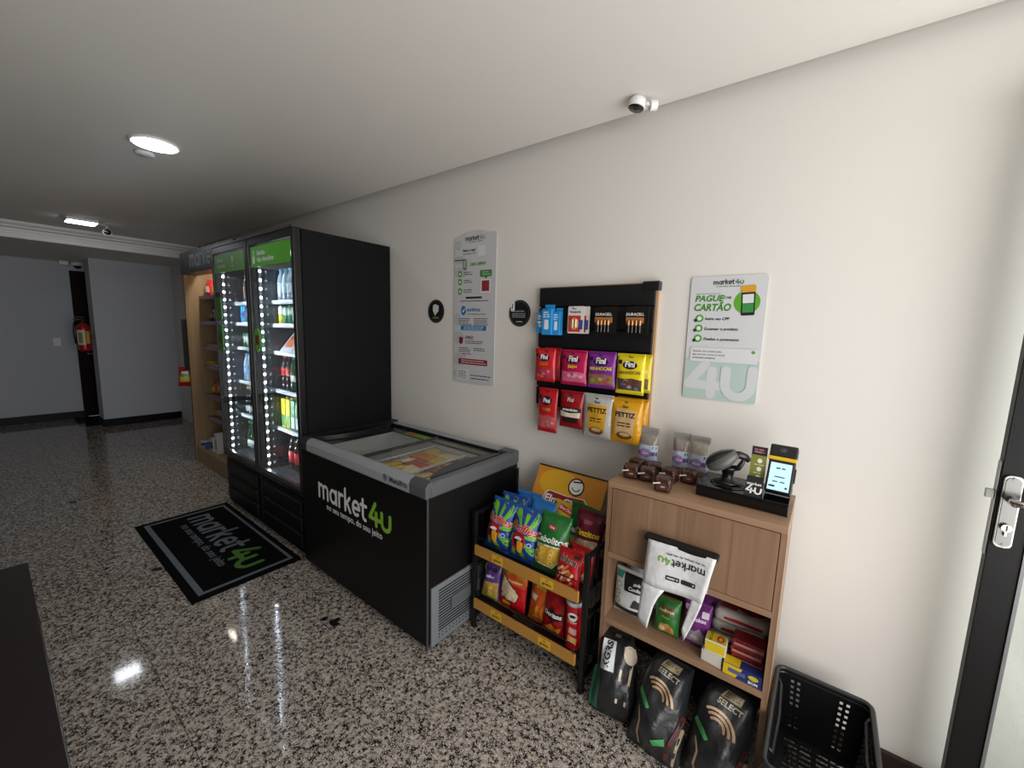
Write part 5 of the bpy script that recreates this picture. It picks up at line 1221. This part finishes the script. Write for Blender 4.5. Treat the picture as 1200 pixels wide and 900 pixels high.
# ---- pet food sacks on the floor of the cabinet
GC = 'dark pet food sacks under the cabinet'
def slump(o, h, seed):
    # the sack sags: wide lumpy foot, narrow top nodding forward
    for q in [o] + list(o.children):
        for v in q.data.vertices:
            x, y, z = v.co; u = max(0, min(1, z / h))
            x *= 1.10 - .34 * u ** 2.2
            x += .016 * math.sin(3.2 * u + seed) * u
            y -= .030 * math.sin(PI * u) + .012 * math.sin(x * 38 + seed) * math.sin(u * 9 + seed * 2) * min(1, 4 * u)
            if u > .74: y -= (u - .74) * .10; z -= (u - .74) * .22
            if u < .16: y += (.16 - u) * .12
            v.co = (x, y, z)
def sack(loc, rot, label, seed, art, w=.20, h=.40):
    o = sack_body(loc, rot, label, seed, art, w, h); slump(o, h, seed); return o
def sack_body(loc, rot, label, seed, art, w=.20, h=.40):
    o, sf = bag('pet_food_sack', w, h, .15, mat('#26282a', .33, bump=1.0, scale=18), label, 'sack', loc=loc, rot=rot, seed=seed, seal=.02, wr=.011, nx=18, nz=24, group=GC, crimp=None)
    if art == 'note':
        pr(o, sf, 'price_note', grid2(-.055, .005, h * .46, h * .76, 5, 8), '#cfd6d8', .0025 + .003); pr(o, sf, 'lettering', text2('KGRS', .04, .03, at=(-.013, h * .61), rot=PI / 2 - .1), '#1c1e20', .0032 + .003)
        pr(o, sf, 'green_side', star2([(-.095, .03), (-.06, .02), (-.045, h * .3), (-.055, h * .48), (-.092, h * .45)], 4), '#2a6a56', .0014 + .003)
        for k, x in enumerate((.018, .034, .05)): pr(o, sf, 'stripe_print', stroke2([[(x, h * .2), (x + .012, h * .45), (x + .03, h * .72)]], .008), ['#c9bfae', '#3a2a2c', '#b8a890'][k], .0046 + .0004 * k)
        pr(o, sf, 'beige_panel', ell2(.065, h * .66, .022, .035, 16, 3), '#b8ab98', .0022 + .003); pr(o, sf, 'emblem_print', rect2(-.01, .02, h * .86, h * .93), '#9a9a98', .0016 + .003)
    if art != True: return o
    pr(o, sf, 'beige_panel', star2([(-.03, h * .76), (.045, h * .74), (.048, h * .90), (-.025, h * .92)], 4), '#8f8068', .0012 + .003); pr(o, sf, 'lettering', lines2(-.02, .04, h * .88, 3, .016, .009, .1), '#3a342c', .0018 + .003)
    pr(o, sf, 'lettering', text2('SELECT', .027, .03, at=(.012, h * .68), rot=-.12), '#a9a294', .0018 + .003)
    for k in range(3): pr(o, sf, 'stripe_print', xf2(stroke2([arc(0, 0, .062 - .017 * k, .05 - .013 * k, 20, 150, 10)], .009), 1, (-.01, h * .5), -.4), ['#c7a888', '#b89878', '#a88868'][k], .0046)
    pr(o, sf, 'green_mark', star2([(-.075, h * .5), (-.04, h * .44), (-.02, h * .38), (-.03, h * .36), (-.08, h * .46)], 3), '#4a9a5a', .0016 + .003)
    pr(o, sf, 'beige_stripe', stroke2([[(-.06, h * .34), (-.045, h * .25), (-.052, h * .14), (-.045, h * .06)]], .007), '#a8957c', .0016 + .003)
    pr(o, sf, 'green_mark', star2([(.01, h * .12), (.045, h * .17), (.04, h * .22), (.0, h * .15)], 2), '#4a9a5a', .0016 + .003)
    pr(o, sf, 'maroon_stripe', stroke2([[(.05, h * .08), (.058, h * .2), (.075, h * .34), (.085, h * .45)]], .012), '#5a2a2a', .0016 + .003); pr(o, sf, 'beige_stripe', stroke2([[(.072, h * .06), (.078, h * .2), (.088, h * .36)]], .008), '#a8957c', .002 + .003)
    return o
sack((-.556, 1.475, .0), (R(-35), R(-3), R(8)), 'dark sack with white price note and green side, left under the cabinet', 71, 'note', .17, .385)
sack((-.38, 1.425, .0), (R(-39), R(2), R(-4)), 'dark sack with orange stripes, in the middle under the cabinet', 72, True, .185, .41)
sack((-.175, 1.44, .0), (R(-38), R(2), R(-4)), 'dark sack with orange stripes, at the right under the cabinet', 73, True, .19, .40)
sack((-.27, 1.825, .0), (R(-1), 0, 0), 'dark sack standing at the back under the cabinet', 74, False, .19, .30)

# ================================================================== on the cabinet top
ZT = CZ + .0005
CHOC = mat('#3d241c', .22, bump=.6, scale=60)
def bonbon(x, y, z, rz, label, s=1.0, lie=0):
    t = thing('chocolate_cube', label, 'chocolate', (x, y, z), (R(lie), 0, rz), group='wrapped chocolate cubes on the cabinet')
    b = B(-.024 * s, .024 * s, -.022 * s, .022 * s, 0, .044 * s).build('wrapped_cube', CHOC, t, bevel=.010, seg=3)
    MB().prism([(-.025 * s, .03), (-.006, .037), (-.008, .042), (-.027 * s, .035)], -.0235 * s, -.0225 * s, 1).build('white_tag', mat('#d8d4ce', .5), t)
    decal('label_oval', ell2(.003, .02 * s, .015 * s, .011 * s), mat('#4f3128', .3), t, y=-.0222 * s); decal('lettering', text2('mini', .0095, .03, at=(.003, .017 * s)), mat('#c9b4a4', .4), t, y=-.0222 * s, eps=.0014)
for x, y, z, a, lb in ((-.618, 1.672, 0, 12, 'chocolate cube at the left front of the cabinet top'), (-.552, 1.682, 0, 10, 'chocolate cube second from the left on the cabinet top'), (-.464, 1.612, 0, 8, 'chocolate cube nearest the front edge of the cabinet'),
                       (-.475, 1.735, 0, -10, 'chocolate cube right behind the front one'), (-.408, 1.775, 0, 5, 'chocolate cube beside the scanner base'), (-.628, 1.765, 0, -8, 'chocolate cube at the back left of the cabinet top'), (-.555, 1.77, 0, 15, 'chocolate cube at the back middle of the cabinet top')):
    bonbon(x, y, ZT + z, R(a), lb, 1.3)
def nut_bag(x0, x1, label, seed, yaw=0, y=1.872, c='#8a8078'):
    w = x1 - x0; h = .185
    o, sf = bag('cookie_bag', w, h, .042, mat(c, .2, bump=.4, scale=40, var=.25), label, 'cookie bag', loc=((x0 + x1) / 2, y, ZT), rot=(0, 0, R(yaw)), seed=seed, seal=.03, wr=.002, nx=10, nz=14, group='clear cookie bags with lilac labels', crimp=mat('#a9a5a2', .2))
    pr(o, sf, 'paper_label', star2([(-w * .47, .03), (w * .47, .03), (w * .47, .105), (-w * .47, .105)], 5), '#b9c6d8', .001)
    pr(o, sf, 'purple_band', star2([(-w * .46, .055), (w * .46, .055), (w * .46, .075), (-w * .46, .075)], 4), '#5a4a86', .0015)
    pr(o, sf, 'logo_oval', ell2(-w * .1, .066, w * .28, .022, 22, 3), '#9a7ab0', .002); pr(o, sf, 'lettering', text2('Doce', .014, .03, .2, at=(-w * .1, .062)), '#e2d8ea', .0026); pr(o, sf, 'badge', rect2(w * .25, w * .42, .088, .1), '#2a2c34', .0016)
nut_bag(-.665, -.572, 'clear cookie bag with lilac label at the left behind the chocolate', 81, 4)
nut_bag(-.508, -.438, 'narrow clear cookie bag with lilac label, middle of the three', 82, 8)
nut_bag(-.436, -.352, 'clear bag of pale cookies with lilac label beside the scanner', 83, 0, 1.868, '#a8a092')
# black acrylic base
sbx = thing('checkout_stand', 'glossy black checkout stand with white logo on the cabinet', 'stand', (0, 0, 0))
AC = mat('#0a0a0c', .06)
B(-.352, -.052, 1.655, 1.845, ZT, ZT + .045).build('stand_box', AC, sbx, bevel=.0015)
# upright sloping logo tile and leaflet holder
lt = MB().prism([(1.662, ZT + .045), (1.668, ZT + .045), (1.728, ZT + .10), (1.724, ZT + .10)], -.192, -.138, 0).build('logo_tile', AC, sbx)
def slope(art, name, m, e=.0008):
    v = [(x, 1.662 + (z) * .737 * 1.0 - e * .67, ZT + .045 + z * .676 + e * .74) for x, z, *_ in art[0]]
    mb = MB(); mb.add(v, art[1]); mb.build(name, m, sbx, fix=False)
slope(text2('market', .0165, .02, at=(-.165, .045)), 'lettering', WHITE)
slope(xf2(stroke2([[(.62, 1.42), (.02, .42), (1.06, .42)], [(.72, .84), (.72, 0)]], .26), .022, (-.187, .012)), 'lettering', WHITE)
slope(xf2(stroke2([[(0, 1.0), (0, .45)] + arc(.42, .42, .42, .42, 180, 360, 8) + [(.84, 1.0)]], .26), .022, (-.159, .012)), 'lettering', WHITE)
lf = thing('leaflet', 'narrow olive green leaflet standing on the checkout stand', 'leaflet', (-.165, 1.735, ZT + .0455), (R(-12), 0, 0))
lf.scale = (1.05, 1, 1.15)
B(-.024, .024, 0, .004, 0, .142).build('sheet', mat('#7d8038', .45), lf); decal('dark_head', rect2(-.024, .024, .114, .142), mat('#2a1c24', .45), lf); decal('lettering', lines2(-.016, .016, .132, 2, .008, .004), mat('#b8788a', .4), lf, eps=.0012)
for z in (.096, .069, .042): decal('round_icon', ell2(.004, z, .0075), mat('#e2e2d4', .4), lf); decal('small_print', lines2(-.012, .018, z - .013, 1, .01, .003), mat('#c8c8a8', .4), lf)
# card terminal
tm_ = thing('card_terminal', 'black card payment terminal with lit screen and yellow band', 'card terminal', (-.093, 1.712, ZT + .060), (R(-30), 0, R(-2)))
B(-.041, .041, -.012, .028, -.0, .175).build('housing', mat('#131416', .35), tm_, bevel=.004)
B(-.043, .043, -.018, .032, .128, .178).build('printer_cover', mat('#101113', .3), tm_, bevel=.005)
B(-.044, .044, -.021, -.0, .118, .130).build('yellow_band', mat('#e2b714', .4), tm_, bevel=.002)
decal('screen', rect2(-.033, .033, .006, .108), mat('#a9d3e2', .3, emit=.75), tm_, y=-.012)
decal('screen_print', join2(lines2(-.014, .014, .088, 1, .01, .005, 0), rect2(-.016, .016, .054, .058), rect2(-.02, -.004, .036, .040), rect2(.003, .018, .036, .040), rect2(-.03, -.010, .017, .024, .003), ell2(.024, .019, .004)), mat('#1c2c3a', .4), tm_, y=-.012, eps=.0013)
decal('contactless_mark', join2(ring2(0, .156, .009, .010, sz=.7), *[ring2(-.004, .156, .002 + .002 * k, .003 + .002 * k, 8, -.8, .8) for k in range(3)]), mat('#8a8c8e', .4), tm_, y=-.018)
B(.041, .045, .0, .02, .05, .10).build('side_key', mat('#1c1d1f', .4), tm_)
# hand scanner on its holder
sc = thing('barcode_scanner', 'grey and black hand barcode scanner resting in its holder', 'barcode scanner', (-.262, 1.75, ZT + .0455), (0, 0, R(0)))
MB().lathe([(.045, 0), (.046, .006), (.04, .012), (.024, .016), (.02, .03), (.022, .05), (.03, .06), (.028, .066)], 22).build('holder_base', mat('#0c0c0d', .3), sc, smooth=True)
MB().tube([(.01, .0, .06), (.035, -.005, .068), (.046, -.002, .09), (.05, .0, .105)], [.012, .011, .009, .006], 10).build('holder_arm', mat('#0c0c0d', .35), sc, smooth=True)
hd_ = MB()
prof = [(-.075, .012, .010), (-.07, .022, .017), (-.055, .034, .026), (-.03, .041, .031), (0, .039, .030), (.025, .028, .024), (.045, .018, .018)]
v = []; f = []; n = 18
for x, ry, rz in prof:
    for k in range(n): a = 2 * PI * k / n; v.append((x, ry * math.cos(a), rz * math.sin(a)))
for i in range(len(prof) - 1): f += [(i * n + k, i * n + (k + 1) % n, (i + 1) * n + (k + 1) % n, (i + 1) * n + k) for k in range(n)]
f += [tuple(range(n)), tuple(range((len(prof) - 1) * n, len(prof) * n))]
hd_.add(v, f); ho = hd_.build('scanner_head', mat('#50524c', .4), sc, (-.012, -.008, .098), (R(30), R(-34), R(14)), smooth=True)
v2 = [(x * .93 - .004, y * .8, abs(z) * 1.06 + .001) for x, y, z in v]
mb = MB(); mb.add([p for p in v2], f); co = mb.build('scanner_top', mat('#26292b', .3), ho, smooth=True, fix=False)
MB().prism([(-.045, -.004), (-.03, -.004), (-.03, .0), (-.045, .0)], .0285, .0295, 2).build('button_mark', mat('#c8cacb', .4), ho); MB().prism([(-.02, -.005), (-.008, .002), (-.02, .009), (-.016, .002)], .0295, .0305, 2).build('button_mark', mat('#c8cacb', .4), ho)
MB().tube([(.03, .0, .0), (.05, -.002, -.012), (.062, -.004, -.03), (.066, -.004, -.05)], [.016, .015, .014, .012], 12).build('grip', mat('#0e0f10', .35), ho, smooth=True)
tag(MB().tube([(-.225, 1.76, ZT + .05), (-.19, 1.72, ZT + .0495), (-.23, 1.685, ZT + .0495), (-.29, 1.69, ZT + .0495), (-.318, 1.73, ZT + .0495), (-.29, 1.77, ZT + .0495)], .0025, 6).build('scanner_cable', BLACK), 'thin black cable curled around the scanner holder', 'cable')

# ================================================================== shopping basket
bk = thing('shopping_basket', 'black plastic shopping basket on the floor beside the cabinet', 'basket', (.113, 1.60, 0))
BP = mat('#131416', .36)
def wallgrid(p00, p10, p01, p11, nu, nv, holes):
    v = []; f = []
    for j in range(nv + 1):
        for i in range(nu + 1):
            a = lerp3(p00, p10, i / nu); b = lerp3(p01, p11, i / nu); v.append(lerp3(a, b, j / nv))
    for j in range(nv):
        for i in range(nu):
            if (i, j) not in holes: q = j * (nu + 1) + i; f.append((q, q + 1, q + nu + 2, q + nu + 1))
    return v, f
def lerp3(a, b, u): return tuple(a[k] + (b[k] - a[k]) * u for k in range(3))
tx, ty, bx_, by_, zb, zt = .138, .24, .118, .228, .045, .305
c = {(sx_, sy_, l): ((tx if l else bx_) * sx_, (ty if l else by_) * sy_, zt if l else zb) for sx_ in (-1, 1) for sy_ in (-1, 1) for l in (0, 1)}
def holes(nu, nv, cols): return {(i, j) for i in cols for j in range(3, nv - 3, 2)}
for nm, a, b, nu, hs in (('end_wall', (-1, 1), (1, 1), 27, (4, 6, 19, 21)), ('end_wall', (-1, -1), (1, -1), 27, (4, 6, 19, 21)), ('side_wall', (-1, -1), (-1, 1), 39, tuple(range(3, 36, 2))), ('side_wall', (1, -1), (1, 1), 39, tuple(range(3, 36, 2)))):
    m = MB(); m.add(*wallgrid(c[(*a, 0)], c[(*b, 0)], c[(*a, 1)], c[(*b, 1)], nu, 23, holes(nu, 23, hs)))
    o = m.build(nm, BP, bk, fix=False); md = o.modifiers.new('thick', 'SOLIDIFY'); md.thickness = .003; md.offset = 0
fl = {(i, j) for j in range(2, 37, 2) for i in range(3, 25) if i not in (8, 13, 14, 19)}
m = MB(); m.add(*wallgrid(c[(-1, -1, 0)], c[(1, -1, 0)], c[(-1, 1, 0)], c[(1, 1, 0)], 28, 39, fl))
o = m.build('basket_floor', BP, bk, fix=False); md = o.modifiers.new('thick', 'SOLIDIFY'); md.thickness = .004; md.offset = 0
rp = [(x, y, zt) for x, y in rect2(-tx - .004, tx + .004, -ty - .004, ty + .004, .03, 5)[0]]
MB().tube(rp, .0085, 8, True).build('rim', mat('#2a2c2e', .35), bk, smooth=True)
MB().tube([(x * .985, y * .985, zt - .016) for x, y, z in rp], .004, 6, True).build('rim_lip', BP, bk)
for sg in (-1, 1):
    MB().tube([(sg * (tx - .004), -.17, zt - .004), (sg * (tx - .014), -.165, zt - .02), (sg * (tx - .02), 0, zt - .022), (sg * (tx - .014), .165, zt - .02), (sg * (tx - .004), .17, zt - .004)], .006, 8).build('carry_handle', mat('#1a1b1d', .4), bk, smooth=True)
for x in (-.09, .09):
    for y in (-.17, .17): B(x - .012, x + .012, y - .012, y + .012, 0, .045).build('foot', BP, bk)

# ================================================================== goods on the far shelf unit
GK = 'goods on the tall shelf unit'
def kbag(x, y, z, w, h, d, c, label, seed, band=None):
    x -= .06; y -= .015
    o, sf = bag('grocery_bag', w, h, d, film(c), label, 'grocery bag', loc=(x, y, z + .0005), rot=(R(-4), 0, R(random.uniform(-6, 6))), seed=seed, seal=.015, nx=8, nz=10, group=GK)
    if band: pr(o, sf, 'print_field', star2([(-w * .36, h * .25), (w * .36, h * .25), (w * .36, h * .6), (-w * .36, h * .6)], 3), band, .002)
def kbox(x, y, z, w, d, h, c, label, band=None, rz=0):
    x -= .03 if z < .2 else .07
    t = thing('grocery_box', label, 'box', (x, y, z + .0005), (0, 0, R(rz)), group=GK)
    B(-w / 2, w / 2, -d / 2, d / 2, 0, h).build('carton', mat(c, .45), t, bevel=.002)
    if band: decal('print_field', rect2(-w * .38, w * .38, h * .2, h * .7), mat(band, .45), t, y=-d / 2)
kbag(-5.47, 1.63, 1.864, .14, .19, .06, '#b8202a', 'red bag with white print on the top shelf of the tall unit', 91, '#d8d0c8'); kbag(-5.30, 1.64, 1.864, .15, .21, .06, '#d9c01c', 'yellow bag on the top shelf of the tall unit', 92); kbag(-5.12, 1.66, 1.864, .15, .2, .06, '#b85a2a', 'orange bag on the top shelf of the tall unit', 93, '#e0d0a0')
kbag(-5.42, 1.64, 1.589, .15, .16, .07, '#4a3524', 'dark brown bag on the second shelf of the tall unit', 94, '#8a7440'); kbag(-5.24, 1.63, 1.589, .14, .19, .06, '#6a5234', 'brown coffee bag on the second shelf of the tall unit', 95, '#b8a888'); kbox(-5.08, 1.65, 1.589, .1, .1, .16, '#8a9098', 'grey tin box on the second shelf of the tall unit', '#4a545c')
for k in range(3): kbox(-5.46 + .14 * k, 1.66, 1.311, .13, .16, .03, ['#b3aa94', '#a89c84', '#bdb6a4'][k], ['pale flat pack at the left of the third shelf', 'tan flat pack in the middle of the third shelf', 'cream flat pack at the right of the third shelf'][k], rz=3 * k)
kbox(-5.44, 1.625, 1.096, .17, .1, .05, '#d8b51c', 'yellow sponge pack on the fourth shelf of the tall unit', '#c89a1c', 4); kbox(-5.25, 1.63, 1.096, .16, .1, .045, '#23408a', 'blue pack on the fourth shelf of the tall unit', '#d8d8d4', -3); kbag(-5.1, 1.66, 1.096, .14, .14, .06, '#5a4a3a', 'brown bag on the fourth shelf of the tall unit', 96)
kbag(-5.45, 1.63, .762, .15, .15, .08, '#a8622a', 'orange brown biscuit bag on the fifth shelf of the tall unit', 97, '#d8a858'); kbag(-5.29, 1.64, .762, .14, .2, .07, '#7a4a2a', 'dark biscuit bag on the fifth shelf of the tall unit', 98, '#b8986a'); kbag(-5.13, 1.64, .762, .14, .22, .06, '#4a3a30', 'brown pouch on the fifth shelf of the tall unit', 99)
kbag(-5.43, 1.65, .502, .18, .11, .1, '#a8926a', 'tan bread bag on the sixth shelf of the tall unit', 100); kbag(-5.24, 1.64, .502, .16, .13, .09, '#b8aa8c', 'pale bread bag on the sixth shelf of the tall unit', 101, '#d8d0c0'); kbag(-5.08, 1.64, .502, .13, .1, .08, '#d6d4ce', 'white bread bag on the sixth shelf of the tall unit', 102)
kbox(-5.535, 1.51, .165, .09, .09, .07, '#c8ced4', 'white box at the left of the tall unit floor', '#34508a', 12); kbox(-5.44, 1.50, .165, .11, .08, .06, '#2a4a8c', 'blue and white box on the tall unit floor', '#d0d6da', -10); kbox(-5.40, 1.60, .165, .1, .08, .12, '#d4d8d8', 'tall white box on the tall unit floor', '#8a98a8', 5); kbox(-5.27, 1.52, .165, .08, .08, .15, '#cfd2d0', 'white carton with dark print on the tall unit floor', '#3a3c40', 0); kbox(-5.14, 1.53, .165, .09, .1, .22, '#dcdcd6', 'tall white carton at the right of the tall unit floor', '#a8aca8', 0)
# strip with hanging snack bag on the outer side of the shelf unit
hs = thing('hanging_strip', 'black hanging strip at the outer edge of the tall shelf unit', 'strip', (KX0 - .012, 1.40, 1.05))
MB().box(-.004, .004, -.02, .02, .0, .56).build('strip', BLACK, hs)
MB().tube([(0, 0, .02), (.0, -.03, .015), (0, -.035, .025)], .003, 6).build('hook', BLACK, hs)
o, sf = bag('snack_bag', .13, .22, .07, film('#a3161c'), 'red snack bag hanging at the side of the tall shelf unit', loc=(KX0 - .055, 1.385, .86), rot=(0, R(4), R(62)), seed=110, seal=.02, crimp=mat('#b82a2c', .3))
pr(o, sf, 'yellow_field', star2([(-.045, .05), (.05, .06), (.045, .12), (-.045, .11)], 3), '#c9b53a', .0015); pr(o, sf, 'green_field', star2([(-.045, .11), (.045, .12), (.04, .15), (-.04, .145)], 3), '#5a9a6a', .002); pr(o, sf, 'white_field', star2([(-.03, .145), (.03, .15), (.03, .175), (-.03, .17)], 3), '#d8d0c8', .0024)
